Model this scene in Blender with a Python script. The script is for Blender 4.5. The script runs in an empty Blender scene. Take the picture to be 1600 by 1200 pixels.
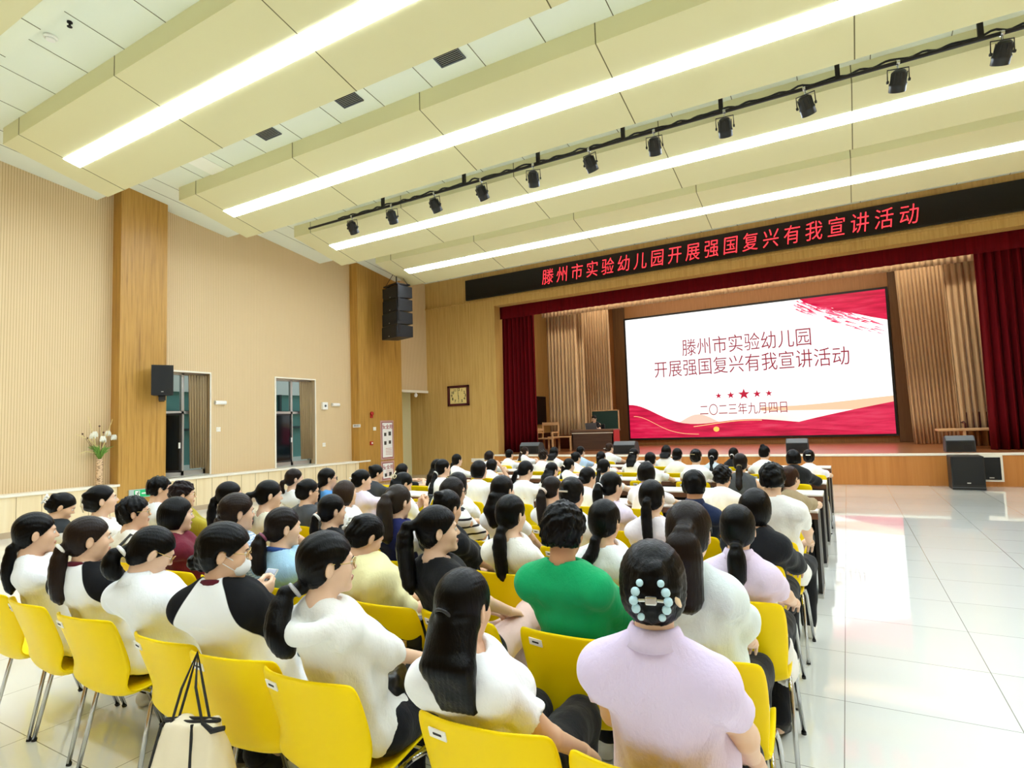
import bpy, bmesh, math, random
import numpy as np
from mathutils import Matrix, Vector, Euler

# ------------------------------------------------------------------ camera, world, light, exposure
SC = bpy.context.scene
COL = SC.collection
FPX, YAW, PIT, ROL = 909.0, -0.519245, 0.0701, -0.03326      # focal length in pixels of a 1600 x 1200 frame
CAMZ = 1.6
_F = np.array([math.sin(YAW)*math.cos(PIT), math.cos(YAW)*math.cos(PIT), math.sin(PIT)])
_R0 = np.array([math.cos(YAW), -math.sin(YAW), 0.0]); _U0 = np.cross(_R0, _F)
_R = _R0*math.cos(ROL)+_U0*math.sin(ROL); _U = np.cross(_R, _F)
cam_d = bpy.data.cameras.new('camera'); cam = bpy.data.objects.new('camera', cam_d); COL.objects.link(cam)
cam_d.sensor_fit = 'HORIZONTAL'; cam_d.sensor_width = 36.0; cam_d.lens = FPX/1600*36.0
cam_d.clip_start = 0.05; cam_d.clip_end = 200
cam.matrix_world = Matrix(((_R[0], _U[0], -_F[0], 0), (_R[1], _U[1], -_F[1], 0), (_R[2], _U[2], -_F[2], CAMZ), (0, 0, 0, 1)))
SC.camera = cam
def ray(x, y): return (x-800)/FPX*_R - (y-600)/FPX*_U + _F
def on_y(x, y, Y):
    r = ray(x, y); return np.array([0, 0, CAMZ]) + r*(Y/r[1])

world = bpy.data.worlds.new('sky'); SC.world = world; world.use_nodes = True
_bg = world.node_tree.nodes['Background']; _bg.inputs[0].default_value = (0.86, 0.95, 1.0, 1); _bg.inputs[1].default_value = 1.3
SC.view_settings.view_transform = 'Standard'; SC.view_settings.look = 'None'
SC.view_settings.gamma = 1; SC.view_settings.use_curve_mapping = False
SC.view_settings.exposure = 0.0
STRIP = 27.0           # radiance of the ceiling light strips
SCREEN = 1.3
SC.cycles.max_bounces = 7; SC.cycles.diffuse_bounces = 5; SC.cycles.glossy_bounces = 3; SC.cycles.transmission_bounces = 4
SC.cycles.sample_clamp_indirect = 6; SC.cycles.use_denoising = True
SC.cycles.caustics_reflective = False; SC.cycles.caustics_refractive = False
rnd = random.Random(7)

# ------------------------------------------------------------------ materials
_M = {}
def lin(c):
    if isinstance(c, str):
        c = c.lstrip('#'); c = [int(c[i:i+2], 16)/255 for i in (0, 2, 4)]
    return tuple((v/12.92 if v <= .04045 else ((v+.055)/1.055)**2.4) for v in c)
def mat(name, col, rough=.6, metal=0., spec=.5, emit=None, es=0.):
    if name in _M: return _M[name]
    m = bpy.data.materials.new(name); m.use_nodes = True
    b = m.node_tree.nodes['Principled BSDF']
    b.inputs['Base Color'].default_value = (*lin(col), 1); b.inputs['Roughness'].default_value = rough
    b.inputs['Metallic'].default_value = metal; b.inputs['Specular IOR Level'].default_value = spec
    if emit:
        b.inputs['Emission Color'].default_value = (*lin(emit), 1); b.inputs['Emission Strength'].default_value = es
    _M[name] = m; return m
class NT:
    def __init__(s, m): s.t = m.node_tree; s.b = s.t.nodes['Principled BSDF']
    def n(s, typ, **k):
        x = s.t.nodes.new(typ)
        for a, v in k.items():
            if hasattr(x, a) and not a.startswith('i_'): setattr(x, a, v)
        return x
    def l(s, a, b): s.t.links.new(a, b)
    def coords(s, scale=(1, 1, 1), kind='Object', rot=(0, 0, 0)):
        t = s.n('ShaderNodeTexCoord'); mp = s.n('ShaderNodeMapping'); mp.inputs['Scale'].default_value = scale; mp.inputs['Rotation'].default_value = rot
        s.l(t.outputs[kind], mp.inputs[0]); return mp.outputs[0]
    def noise(s, vec, scale, detail=3, rough=.5):
        x = s.n('ShaderNodeTexNoise'); x.inputs['Scale'].default_value = scale; x.inputs['Detail'].default_value = detail; x.inputs['Roughness'].default_value = rough
        s.l(vec, x.inputs['Vector']); return x.outputs['Fac']
    def wave(s, vec, scale, axis='X', dist=0, dscale=1, prof='SIN'):
        x = s.n('ShaderNodeTexWave'); x.bands_direction = axis; x.wave_profile = prof
        x.inputs['Scale'].default_value = scale; x.inputs['Distortion'].default_value = dist; x.inputs['Detail Scale'].default_value = dscale
        s.l(vec, x.inputs['Vector']); return x.outputs['Fac']
    def ramp(s, fac, stops):
        x = s.n('ShaderNodeValToRGB'); e = x.color_ramp.elements
        while len(e) < len(stops): e.new(.5)
        for el, (p, c) in zip(e, stops): el.position = p; el.color = (*lin(c), 1)
        s.l(fac, x.inputs[0]); return x.outputs[0]
    def mix(s, fac, a, b):
        x = s.n('ShaderNodeMix', data_type='RGBA')
        if isinstance(fac, float): x.inputs[0].default_value = fac
        else: s.l(fac, x.inputs[0])
        for v, i in ((a, 6), (b, 7)):
            if isinstance(v, tuple) or isinstance(v, str): x.inputs[i].default_value = (*lin(v), 1)
            else: s.l(v, x.inputs[i])
        return x.outputs[2]
    def bump(s, h, strength=.3, dist=.01):
        x = s.n('ShaderNodeBump'); x.inputs['Strength'].default_value = strength; x.inputs['Distance'].default_value = dist
        s.l(h, x.inputs['Height']); s.l(x.outputs[0], s.b.inputs['Normal'])
    def col(s, c): s.l(c, s.b.inputs['Base Color'])

def wood(name, c0, c1, c2, axis='Z', board=None, rough=.45, grain=26, contrast=1.0):
    if name in _M: return _M[name]
    m = mat(name, c1, rough); t = NT(m)
    st = {'Z': (1, 1, .035), 'X': (.035, 1, 1), 'Y': (1, .035, 1)}[axis]
    v = t.coords(st); a = t.noise(v, grain, 6, .65)
    c = t.ramp(a, [(.3, c0), (.5, c1), (.7, c2)])
    v2 = t.coords({'Z': (1, 1, .12), 'X': (.12, 1, 1), 'Y': (1, .12, 1)}[axis]); b2 = t.noise(v2, 5, 3)
    k = t.ramp(b2, [(.58, c1), (.75, c0)]); c = t.mix(.45, c, k)
    t.col(c); return m
def ribbed(name, base, dark, period, axis='Y'):
    m = mat(name, base, .75); t = NT(m)
    w = t.wave(t.coords(), 1/period/ (2*math.pi) * 2*math.pi * .159155 * 2, axis)   # one band per period
    n = t.noise(t.coords((1, 1, .15)), 14, 4)
    c = t.ramp(w, [(.0, dark), (.22, base), (1, base)])
    c2 = t.mix(t.ramp(n, [(.35, '#000000'), (.7, '#404040')]), c, dark)
    t.col(c2); t.bump(w, .35, .006); return m

M = {}
M['plaster'] = mat('plaster_cream', '#E4DEB0', .8)
M['white_ceiling'] = mat('ceiling_white', '#EFF4E4', .8)
M['white'] = mat('white_paint', '#F4F2EC', .45)
M['sill'] = mat('sill_stone', '#B9B6A8', .4)
M['trimwhite'] = mat('trim_white', '#F0E9D8', .5)
M['black'] = mat('black_plastic', '#151617', .45)
M['blackmat'] = mat('black_cloth_grille', '#0C0D0E', .7)
M['darkmetal'] = mat('dark_metal', '#1C1715', .4, .3)
M['chrome'] = mat('chrome_tube', '#C9C9C9', .16, 1.0)
M['alu'] = mat('aluminium_frame', '#C9C8C2', .35, .6)
M['grey'] = mat('grey_plastic', '#5A5F66', .5)
M['yellow'] = mat('yellow_plastic', '#FFDC00', .42, spec=.15)
M['rubber'] = mat('black_rubber', '#191919', .7)
M['strip'] = mat('strip_light_diffuser', '#FFFFFF', .5, emit='#DAE9F8', es=STRIP)
M['glass_dark'] = mat('dark_tinted_glass', '#0E1A1E', .06)
M['glass_teal'] = mat('teal_facade_glass', '#6FA3A5', .1)
M['rubberlip'] = mat('lips', '#BC7F70', .5)
M['red'] = mat('red_plastic', '#B3201C', .4)
M['green_board'] = mat('green_chalkboard', '#12352D', .6)
M['maroon'] = mat('maroon_lacquer', '#4A1418', .4)
M['skin'] = mat('skin', '#DDB08E', .5)
M['paper'] = mat('paper', '#F7F6F2', .6)
M['col_wood'] = wood('column_wood', '#7F551C', '#B98A3C', '#D0A252')
M['wall_wood'] = wood('stage_wall_wood', '#AC8440', '#CBA55E', '#DBB974', grain=22)
M['back_wood'] = wood('stage_back_wood', '#9A6A38', '#B98048', '#C9925A', grain=30)
M['apron_wood'] = wood('apron_wood', '#A4621F', '#BE7A35', '#CE8D48', grain=7)
M['desk_wood'] = wood('podium_walnut', '#33211A', '#4A3226', '#5C4032', axis='X')
M['pale_wood'] = wood('pale_chair_wood', '#B98A5C', '#D2A777', '#E0BB8D', axis='X')
M['desk_edge'] = wood('desk_brown_edge', '#5B3620', '#6E442A', '#7C5033', axis='X')
M['desk_black'] = mat('desk_dark_panel', '#120C0A', .4)
M['desk_top'] = mat('desk_top_laminate', '#E6E0D8', .35)
M['dado'] = wood('dado_panel', '#DCC290', '#EBD6AC', '#F3E2BE', grain=9)
M['wall'] = ribbed('ribbed_wall', '#DFC59A', '#BC9C6E', .042)
# ceiling tiles, floor tiles
def tiles_floor():
    m = mat('polished_floor_tile', '#E9EBE2', .05, spec=.5); t = NT(m)
    x = t.n('ShaderNodeTexBrick'); x.offset = 0; x.squash = 1
    x.inputs['Scale'].default_value = 1; x.inputs['Brick Width'].default_value = .77; x.inputs['Row Height'].default_value = .77
    x.inputs['Mortar Size'].default_value = .0022; x.inputs['Mortar Smooth'].default_value = 0
    x.inputs['Color1'].default_value = (*lin('#F3F4EE'), 1); x.inputs['Color2'].default_value = (*lin('#EFF1E9'), 1); x.inputs['Mortar'].default_value = (*lin('#8E8D82'), 1)
    mp = t.coords(); mp.node.inputs['Location'].default_value = (.11, .03, 0); t.l(mp, x.inputs['Vector'])
    n = t.noise(t.coords(), 2.2, 4, .6); c = t.mix(t.ramp(n, [(.45, '#000000'), (.8, '#555555')]), x.outputs['Color'], '#E2E4D8')
    t.col(c)
    t.b.inputs['Coat Weight'].default_value = .6; t.b.inputs['Coat Roughness'].default_value = .03; t.b.inputs['Specular IOR Level'].default_value = .6
    return m
M['floor'] = tiles_floor()
def stage_floor():
    m = wood('stage_floor_wood', '#8E5A34', '#A66C40', '#B57B4E', axis='X', rough=.3, grain=12)
    b = NT(m).b; b.inputs['Coat Weight'].default_value = .7; b.inputs['Coat Roughness'].default_value = .22; return m
M['stage_floor'] = stage_floor()
def curtain(name, c, dark, rough=.75, sheen=.25):
    m = mat(name, c, rough); m.node_tree.nodes['Principled BSDF'].inputs['Sheen Weight'].default_value = sheen
    t = NT(m); n = t.noise(t.coords((1, 1, .05)), 30, 3); t.col(t.mix(n, dark, c)); t.b.inputs['Specular IOR Level'].default_value = .15; return m
M['red_curtain'] = curtain('red_velvet', '#72030E', '#480108', .9, 0)
M['beige_curtain'] = curtain('beige_curtain', '#D5B68C', '#B7966C')
M['blind'] = curtain('window_curtain', '#B79F78', '#8A7450')

# ------------------------------------------------------------------ geometry helpers
class G:
    """collects boxes, tubes, lathes and polygons into ONE mesh"""
    def __init__(s): s.v = []; s.f = []; s.mi = []; s.cur = 0
    def add(s, vs, fs):
        o = len(s.v); s.v += [tuple(map(float, p)) for p in vs]; s.f += [tuple(i+o for i in f) for f in fs]; s.mi += [s.cur]*len(fs); return s
    def mat(s, i): s.cur = i; return s
    def box(s, c, d, R=None, bev=0):
        x, y, z = [k/2 for k in d]
        if bev:
            b = min(bev, x*.9, y*.9, z*.9)
            bm = bmesh.new(); bmesh.ops.create_cube(bm, size=1)
            for v in bm.verts: v.co = Vector((v.co.x*2*x, v.co.y*2*y, v.co.z*2*z))
            bmesh.ops.bevel(bm, geom=bm.edges[:], offset=b, segments=2, profile=.5, affect='EDGES')
            bm.verts.index_update(); vs = [v.co.copy() for v in bm.verts]; fs = [[v.index for v in f.verts] for f in bm.faces]; bm.free()
        else:
            vs = [Vector((a, b_, c_)) for a in (-x, x) for b_ in (-y, y) for c_ in (-z, z)]
            fs = [(0, 1, 3, 2), (4, 6, 7, 5), (0, 4, 5, 1), (2, 3, 7, 6), (0, 2, 6, 4), (1, 5, 7, 3)]
        C = Vector(c)
        if R is not None: vs = [R @ v for v in vs]
        return s.add([v+C for v in vs], fs)
    def box2(s, a, b, bev=0):
        return s.box([(p+q)/2 for p, q in zip(a, b)], [abs(q-p) for p, q in zip(a, b)], None, bev)
    def tube(s, pts, r, n=10, cap=True, flat=None):
        pts = [Vector(p) for p in pts]; rs = r if isinstance(r, (list, tuple)) else [r]*len(pts)
        up = Vector((0, 0, 1)); rings = []; u = None
        for i, p in enumerate(pts):
            d = (pts[min(i+1, len(pts)-1)]-pts[max(i-1, 0)]).normalized()
            if u is None: u = d.cross(up if abs(d.z) < .95 else Vector((1, 0, 0))).normalized()
            u = (u-d*u.dot(d)).normalized(); w = d.cross(u)
            rings.append([p+(u*math.cos(2*math.pi*k/n)*(flat or 1)+w*math.sin(2*math.pi*k/n))*rs[i] for k in range(n)])
        vs = [q for ring in rings for q in ring]; fs = []
        for i in range(len(pts)-1):
            for k in range(n): fs.append((i*n+k, i*n+(k+1) % n, (i+1)*n+(k+1) % n, (i+1)*n+k))
        if cap: fs.append(tuple(range(n-1, -1, -1))); fs.append(tuple((len(pts)-1)*n+k for k in range(n)))
        return s.add(vs, fs)
    def loop(s, pts, r, n=8):
        pts = list(pts); return s.tube(pts+[pts[0], pts[1]], r, n, cap=False)
    def lathe(s, prof, n=20, c=(0, 0, 0), R=None):
        vs = []; fs = []
        for (r, z) in prof:
            for k in range(n):
                v = Vector((r*math.cos(2*math.pi*k/n), r*math.sin(2*math.pi*k/n), z))
                if R is not None: v = R @ v
                vs.append(v+Vector(c))
        for i in range(len(prof)-1):
            for k in range(n): fs.append((i*n+k, i*n+(k+1) % n, (i+1)*n+(k+1) % n, (i+1)*n+k))
        fs.append(tuple(range(n-1, -1, -1))); fs.append(tuple((len(prof)-1)*n+k for k in range(n)))
        return s.add(vs, fs)
    def ball(s, c, r, n=12, R=None):
        rr = r if isinstance(r, (tuple, list)) else (r, r, r); vs = []; m = n//2
        for i in range(m+1):
            t = math.pi*i/m
            for k in range(n):
                a = 2*math.pi*k/n; v = Vector((rr[0]*math.sin(t)*math.cos(a), rr[1]*math.sin(t)*math.sin(a), rr[2]*math.cos(t)))
                if R is not None: v = R @ v
                vs.append(v+Vector(c))
        fs = [(i*n+k, (i+1)*n+k, (i+1)*n+(k+1) % n, i*n+(k+1) % n) for i in range(m) for k in range(n)]
        return s.add(vs, fs)
    def prism(s, poly, axis, a, b):
        """poly: 2-D points; axis 'x': (y,z) extruded in x from a to b; 'y': (x,z); 'z': (x,y)"""
        n = len(poly)
        def P(p, t): return {'x': (t, p[0], p[1]), 'y': (p[0], t, p[1]), 'z': (p[0], p[1], t)}[axis]
        vs = [P(p, a) for p in poly]+[P(p, b) for p in poly]
        fs = [tuple(range(n)), tuple(range(2*n-1, n-1, -1))]+[(i, i+n, (i+1) % n+n, (i+1) % n) for i in range(n)]
        return s.add(vs, fs)
    def grid(s, P):
        n, m = len(P), len(P[0]); vs = [q for row in P for q in row]
        return s.add(vs, [(i*m+j, i*m+j+1, (i+1)*m+j+1, (i+1)*m+j) for i in range(n-1) for j in range(m-1)])

def mesh_obj(name, v, f, mats, parent=None, smooth=False, mi=None, loc=None, rz=0, auto=None):
    me = bpy.data.meshes.new(name); me.from_pydata(v, [], f)
    for m in (mats if isinstance(mats, (list, tuple)) else [mats]): me.materials.append(m)
    if mi is not None and any(mi): me.polygons.foreach_set('material_index', mi)
    bm = bmesh.new(); bm.from_mesh(me); bmesh.ops.recalc_face_normals(bm, faces=bm.faces); bm.to_mesh(me); bm.free()
    if smooth:
        if auto: me.shade_auto_smooth(use_auto_smooth=True, angle=auto) if hasattr(me, 'shade_auto_smooth') else me.polygons.foreach_set('use_smooth', [True]*len(me.polygons))
        me.polygons.foreach_set('use_smooth', [True]*len(me.polygons))
        if auto: me.set_sharp_from_angle(angle=auto)
    me.update()
    o = bpy.data.objects.new(name, me); COL.objects.link(o)
    if parent: o.parent = parent
    if loc is not None: o.location = loc
    o.rotation_euler.z = rz
    return o
def obj(name, g, mats, parent=None, smooth=False, loc=None, rz=0, auto=None):
    return mesh_obj(name, g.v, g.f, mats, parent, smooth, g.mi, loc, rz, auto)
def tag(o, label, cat, group=None, kind=None):
    if label: o['label'] = label
    if cat: o['category'] = cat
    if group: o['group'] = group
    if kind: o['kind'] = kind
    return o
def struct(name, g, mats, parent=None, smooth=False, loc=None):
    o = obj(name, g, mats, parent, smooth, loc)
    if parent is None: o['kind'] = 'structure'
    return o
def thing(name, label, cat, loc=(0, 0, 0), rz=0, group=None):
    o = bpy.data.objects.new(name, None); COL.objects.link(o); o.location = loc; o.rotation_euler = (0, 0, rz)
    o.empty_display_size = .1
    return tag(o, label, cat, group)
def dup(root, loc, rz, label, group=None):
    r = root.copy(); COL.objects.link(r); r.location = loc; r.rotation_euler = (0, 0, rz); r['label'] = label
    if group: r['group'] = group
    for ch in list(root.children):
        c = ch.copy(); COL.objects.link(c); c.parent = r
        for g in ch.children:
            d = g.copy(); COL.objects.link(d); d.parent = c
    return r
def RX(a): return Matrix.Rotation(a, 3, 'X')
def RY(a): return Matrix.Rotation(a, 3, 'Y')
def RZ(a): return Matrix.Rotation(a, 3, 'Z')
def lettering(s, size, parent, m, R, loc, name='lettering', align='CENTER', offset=0., extrude=.0, sx=1., shear=0., space=1.):
    cu = bpy.data.curves.new('t', 'FONT'); cu.body = s; cu.size = size; cu.align_x = align; cu.align_y = 'CENTER'; cu.offset = offset; cu.extrude = extrude; cu.shear = shear; cu.space_character = space
    o = bpy.data.objects.new('t', cu); COL.objects.link(o)
    me = bpy.data.meshes.new_from_object(o); bpy.data.objects.remove(o); bpy.data.curves.remove(cu)
    M4 = Matrix.Translation(loc) @ R.to_4x4() @ Matrix.Diagonal((sx, 1, 1, 1)); me.transform(M4); me.materials.clear(); me.materials.append(m); me.name = name
    o = bpy.data.objects.new(name, me); COL.objects.link(o); o.parent = parent
    return o
FACE = Matrix(((1, 0, 0), (0, 0, -1), (0, 1, 0)))     # text standing upright, read from -Y
FACEX = Matrix(((0, 0, 1), (1, 0, 0), (0, 1, 0)))     # text on a wall facing +X: runs along +Y, up z
# ================================================================== THE HALL
XW, XR, YB, YS = -12.45, 6.95, -8.5, 15.9           # left wall, right wall, rear wall, proscenium wall
ZST = .69                                           # stage floor height
COLX = -12.15
# floor
g = G(); g.add([(XW-1.0, YB, 0), (XR+.3, YB, 0), (XR+.3, YS+.5, 0), (XW-1.0, YS+.5, 0), (XW-1.0, YB, -.2), (XR+.3, YB, -.2), (XR+.3, YS+.5, -.2), (XW-1.0, YS+.5, -.2)],
             [(0, 1, 2, 3), (7, 6, 5, 4), (0, 4, 5, 1), (1, 5, 6, 2), (2, 6, 7, 3), (3, 7, 4, 0)])
struct('floor', g, M['floor'])
# left wall with two window openings and the door recess
WT = .32
WINS = [(6.87, 8.0, .72, 2.98), (9.76, 11.0, .72, 2.98)]
ALC = (14.42, YS, 2.82)
g = G()
def wl(y0, y1, z0, z1): g.box2((XW-WT, y0, z0), (XW, y1, z1))
ys = YB
for (a, b, z0, z1) in WINS:
    wl(ys, a, 0, 7.2); wl(a, b, 0, z0); wl(a, b, z1, 7.2); ys = b
wl(ys, ALC[0], 0, 7.2); wl(ALC[0], ALC[1], ALC[2], 7.2)
struct('wall_left', g, M['wall'])
# proscenium wall (yellow wood) with its opening
OX0, OX1, OZ = -9.66, 4.06, 5.46
g = G()
g.box2((XW-.8, YS, 0), (OX0, YS+.35, 7.2)); g.box2((OX1, YS, 0), (XR, YS+.35, 7.2)); g.box2((OX0, YS, OZ), (OX1, YS+.35, 7.2))
for x in (-11.55, -10.62): g.box2((x-.004, YS-.004, .0), (x+.004, YS, 5.66))
struct('wall_front', g, M['wall_wood'])
g = G(); g.box2((XW, YS-.03, 5.66), (XR, YS, 5.71)); struct('trim_1', g, M['wall_wood'])
g = G(); g.box2((XR, YB, 0), (XR+.3, YS+.35, 7.2)); struct('wall_right', g, M['wall'])
g = G(); g.box2((XW-.3, YB-.3, 0), (XR+.3, YB, 7.2)); struct('wall_back', g, M['col_wood'])
# door recess at the front left corner
g = G()
g.box2((-13.35, 14.3, 0), (-13.2, YS, 3.0)); g.box2((-13.2, 14.3, 0), (XW-WT, 14.42, 3.0)); g.box2((-13.2, 14.42, 2.82), (XW-WT, YS, 3.0))
struct('wall_recess', g, M['plaster'])
g = G(); g.box2((XW-.02, 14.5, 2.78), (XW+.035, YS, 2.86)); struct('trim_2', g, M['trimwhite'])
d = G(); d.box2((-13.2, 14.55, 0), (-13.14, 14.63, 2.42)); d.box2((-13.2, 15.27, 0), (-13.14, 15.37, 2.42)); d.box2((-13.2, 14.63, 2.34), (-13.14, 15.27, 2.42)); d.box2((-13.2, 14.63, 0), (-13.14, 15.27, .12))
door = struct('door_1', d, M['alu'])
p = G(); p.box2((-13.19, 14.63, .12), (-13.16, 15.27, 2.34)); obj('pane', p, M['glass_dark'], door)
p = G(); p.tube([(-13.1, 15.2, .9), (-13.1, 15.2, 1.3)], .012, 8); p.tube([(-13.1, 15.2, .95), (-13.15, 15.2, .95)], .01, 6); p.tube([(-13.1, 15.2, 1.25), (-13.15, 15.2, 1.25)], .01, 6); obj('handle', p, M['chrome'], door)
# columns
for i, (a, b) in enumerate(((5.96, 6.86), (12.33, 14.22))):
    g = G(); g.box2((XW-.1, a, 0), (COLX, b, 7.2)); struct('column' if i == 0 else 'column.001', g, M['col_wood'])
# dado with white ledge and plinth, in two lengths
DX = -12.17
def dado(n, y0, y1):
    g = G(); g.box2((XW-.02, y0, .1), (DX, y1, .67)); k = y0+.3
    while k < y1: g.mat(1).box2((DX-.001, k-.004, .11), (DX+.002, k+.004, .66)).mat(0); k += .36
    struct('dado' if n == 1 else 'dado.001', g, [M['dado'], mat('dado_joint', '#8F7348', .7)])
    g = G(); g.box2((XW-.02, y0, .67), (DX+.03, y1+.03, .715), .008); struct('trim_%d' % (2+n), g, M['trimwhite'])
    g = G(); g.box2((XW-.02, y0, 0), (DX+.012, y1, .1)); struct('baseboard_left' if n == 1 else 'baseboard_left.001', g, mat('plinth', '#B7A184', .5))
dado(1, YB, 5.97); dado(2, 6.86, 12.75)
# windows
for i, (a, b, z0, z1) in enumerate(WINS):
    t = thing('window_%d' % (i+1), None, None, (XW-.2, a, z0)); t['kind'] = 'structure'
    w, h = b-a, z1-z0; zt = 1.36; ym = .58
    f = G()
    for (y0, y1, q0, q1) in ((0, .05, 0, h), (w-.05, w, 0, h), (0, w, 0, .12), (0, w, h-.05, h), (ym, ym+.06, 0, h), (0, w, zt, zt+.06)): f.box2((-.04, y0, q0), (.04, y1, q1))
    obj('window_frame', f, M['alu'], t)
    pn = G()
    for (y0, y1, q0, q1) in ((.05, ym, zt+.06, h-.05), (ym+.06, w-.05, zt+.06, h-.05), (ym+.06, w-.05, .12, zt)): pn.box2((-.005, y0, q0), (.005, y1, q1))
    if i == 1: pn.box2((-.005, .05, .12), (.005, ym, zt))
    gm = mat('window_glass', '#DDEEEE', .02); NT(gm).b.inputs['Transmission Weight'].default_value = 1.0; gm.node_tree.nodes['Principled BSDF'].inputs['IOR'].default_value = 1.02
    obj('pane', pn, gm, t)
    s = G(); s.box2((.04, 0, -.02), (.2, w, .02)); obj('window_sill', s, M['sill'], t)
    r = G()
    for (y0, y1, q0, q1) in ((-.04, 0, 0, h), (w, w+.03, 0, h), (-.04, w+.03, h, h+.035)): r.box2((.19, y0, q0), (.215, y1, q1))
    obj('window_trim', r, M['trimwhite'], t)
    # opened (1) or closed (2) dark tinted casement
    sa = G(); sw = ym-.05
    for (y0, y1, q0, q1) in ((0, .04, 0, zt-.12), (sw-.04, sw, 0, zt-.12), (0, sw, 0, .04), (0, sw, zt-.16, zt-.12)): sa.box2((-.02, y0, q0), (.02, y1, q1))
    so = obj('casement', sa, mat('dark_casement', '#2A2B2B', .4), t, loc=(.06, .05, .12), rz=-math.radians(62 if i == 0 else 0))
    pg = G(); pg.box2((-.004, .04, .04), (.004, sw-.04, zt-.16)); obj('casement_glass', pg, M['glass_dark'], so)
    hd = G(); hd.box2((.02, sw-.035, .5), (.05, sw-.01, .62)); obj('handle', hd, M['white'], so)
    # drawn-back curtain standing in the window
    P = []; 
    for zz in (h-.04, .16):
        row = []
        for k in range(41):
            u = k/40; row.append((.12+.035*math.sin(u*math.pi*13), w-.03-.42*u*(1 if zz > 1 else .9), zz))
        P.append(row)
    cg = G().grid(P); cu = obj('window_curtain', cg, M['blind'], None, True, loc=(XW-.2, a, z0))
    md = cu.modifiers.new('s', 'SOLIDIFY'); md.thickness = .006
    tag(cu, 'tan curtain drawn to the right side of the window %s' % ('beside the wall speaker' if i == 0 else 'nearest the stage'), 'curtain', 'tan window curtains')
# the building across the yard seen through the windows
b = thing('building', 'pale building with teal glass seen through the left windows', 'building', (-18, 4, -.2))
g = G(); g.box2((0, -4, 3.15), (.4, 34, 7)); g.box2((0, -4, 0), (.4, 34, .9)); obj('wall', g, mat('facade_white', '#EDF1F2', .7), b)
g = G(); g.box2((.1, -4, .9), (.3, 34, 3.15)); obj('window_band', g, M['glass_teal'], b)
g = G()
for k in range(24): g.box2((-.02, -4+k*1.55, .9), (.42, -3.92+k*1.55, 3.15))
for zz in (1.95, 2.5): g.box2((-.02, -4, zz), (.42, 34, zz+.07))
b_fr = obj('window_frame', g, mat('facade_frame', '#33474B', .5), b)
g = G().box2((-18.5, -2, -.4), (XW-WT, 40, -.2)); struct('ground', g, mat('yard_paving', '#8C938F', .9))

# ceiling: white sawtooth bays, cream sloped baffles with a light strip each
PIT_, Y0 = 2.78, 3.76
g = G(); bays = range(-4, 5)
YE = YS+.1
for i in bays:
    yn = Y0+PIT_*i; a, bb = yn-.88, yn+1.9
    if a > YS: continue
    bb = min(bb, YS+.2); a = max(a, YB-.1)
    za, zb = 6.52-(a-yn)*.14, 6.52-(bb-yn)*.14
    if i == 4: za, zb = 6.66, 6.58
    g.mat(0).prism([(a, za), (bb, zb), (bb, 7.0), (a, 7.0)], 'x', XW-.3, XR+.3)
    # tile joints run along the hall
    x = -11.32
    while x < XR:
        g.mat(1).prism([(a+.003, za-.003), (bb-.003, zb-.003), (bb-.003, zb+.003), (a+.003, za+.003)], 'x', x-.006, x+.006); x += .917
    g.prism([(a+.003, za-.003), (bb-.003, zb-.003), (bb-.003, zb+.003), (a+.003, za+.003)], 'x', XW+.62, XW+.632); g.mat(0)
struct('ceiling', g, [M['white_ceiling'], mat('ceiling_joint', '#77735A', .8)])
XB0, XB1 = -11.2, 5.65
for i in bays:
    yn = Y0+PIT_*i
    if yn < YB or yn > 13: continue
    t = thing('ceiling_baffle', None, None, (0, yn, 0)); t['kind'] = 'structure'
    g = G(); zf = 6.52-1.5*.14
    g.prism([(0, 6.25), (1.5, 5.9), (1.5, zf+.02), (0, 6.54)], 'x', XB0, XB1)
    x = -10.64
    while x < XB1:
        g.mat(1).prism([(-.003, 6.25), (1.503, 5.897), (1.503, 5.91), (-.003, 6.54)], 'x', x-.007, x+.007); x += 2.75
    g.mat(0); obj('panel', g, [M['plaster'], mat('baffle_joint', '#6E6640', .8)], t)
    if i < -2: continue
    sl = -.35/1.5
    s = G(); s.prism([(.59, 6.25+.59*sl-.008), (.825, 6.25+.825*sl-.008), (.825, 6.25+.825*sl+.01), (.59, 6.25+.59*sl+.01)], 'x', -10.66, 5.1)
    l = obj('strip_light', s, M['strip'])
    ordn = {-2: 'second one behind the camera', -1: 'just overhead', 0: 'nearest the camera, cut by the top edge', 1: 'between the nearest strip and the spotlight bar', 2: 'running just beyond the spotlight bar', 3: 'closest to the red-lettered board'}.get(i, 'behind the camera')
    tag(l, 'long white ceiling light strip ' + ordn, 'ceiling light', 'ceiling light strips'); l.location = (0, yn, 0)

# stage: curved apron, floor, walls
def apron(x): return YS-.24-.45*max(0., 1-((x+2.8)/6.9)**2)
xs = [OX0+(OX1-OX0)*k/48 for k in range(49)]
pl = [(x, apron(x)) for x in xs]
SB = 21.3
g = G(); g.prism(pl+[(OX1, SB+.2), (OX0-.6, SB+.2), (OX0-.6, YS+.3), (OX0, YS+.3)], 'z', ZST-.06, ZST-.002)
struct('stage_floor', g, M['stage_floor'])
g = G()
for zz, rr in ((ZST-.045, .035),):
    g.grid([[(x, y-.012, ZST-.05) for x, y in pl], [(x, y-.014, ZST-.02) for x, y in pl], [(x, y-.004, ZST+.002) for x, y in pl], [(x, y+.03, ZST+.003) for x, y in pl]])
struct('trim_5', g, M['trimwhite'])
g = G().grid([[(x, y, 0) for x, y in pl], [(x, y, ZST-.05) for x, y in pl]]); struct('stage_apron', g, M['apron_wood'])
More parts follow.
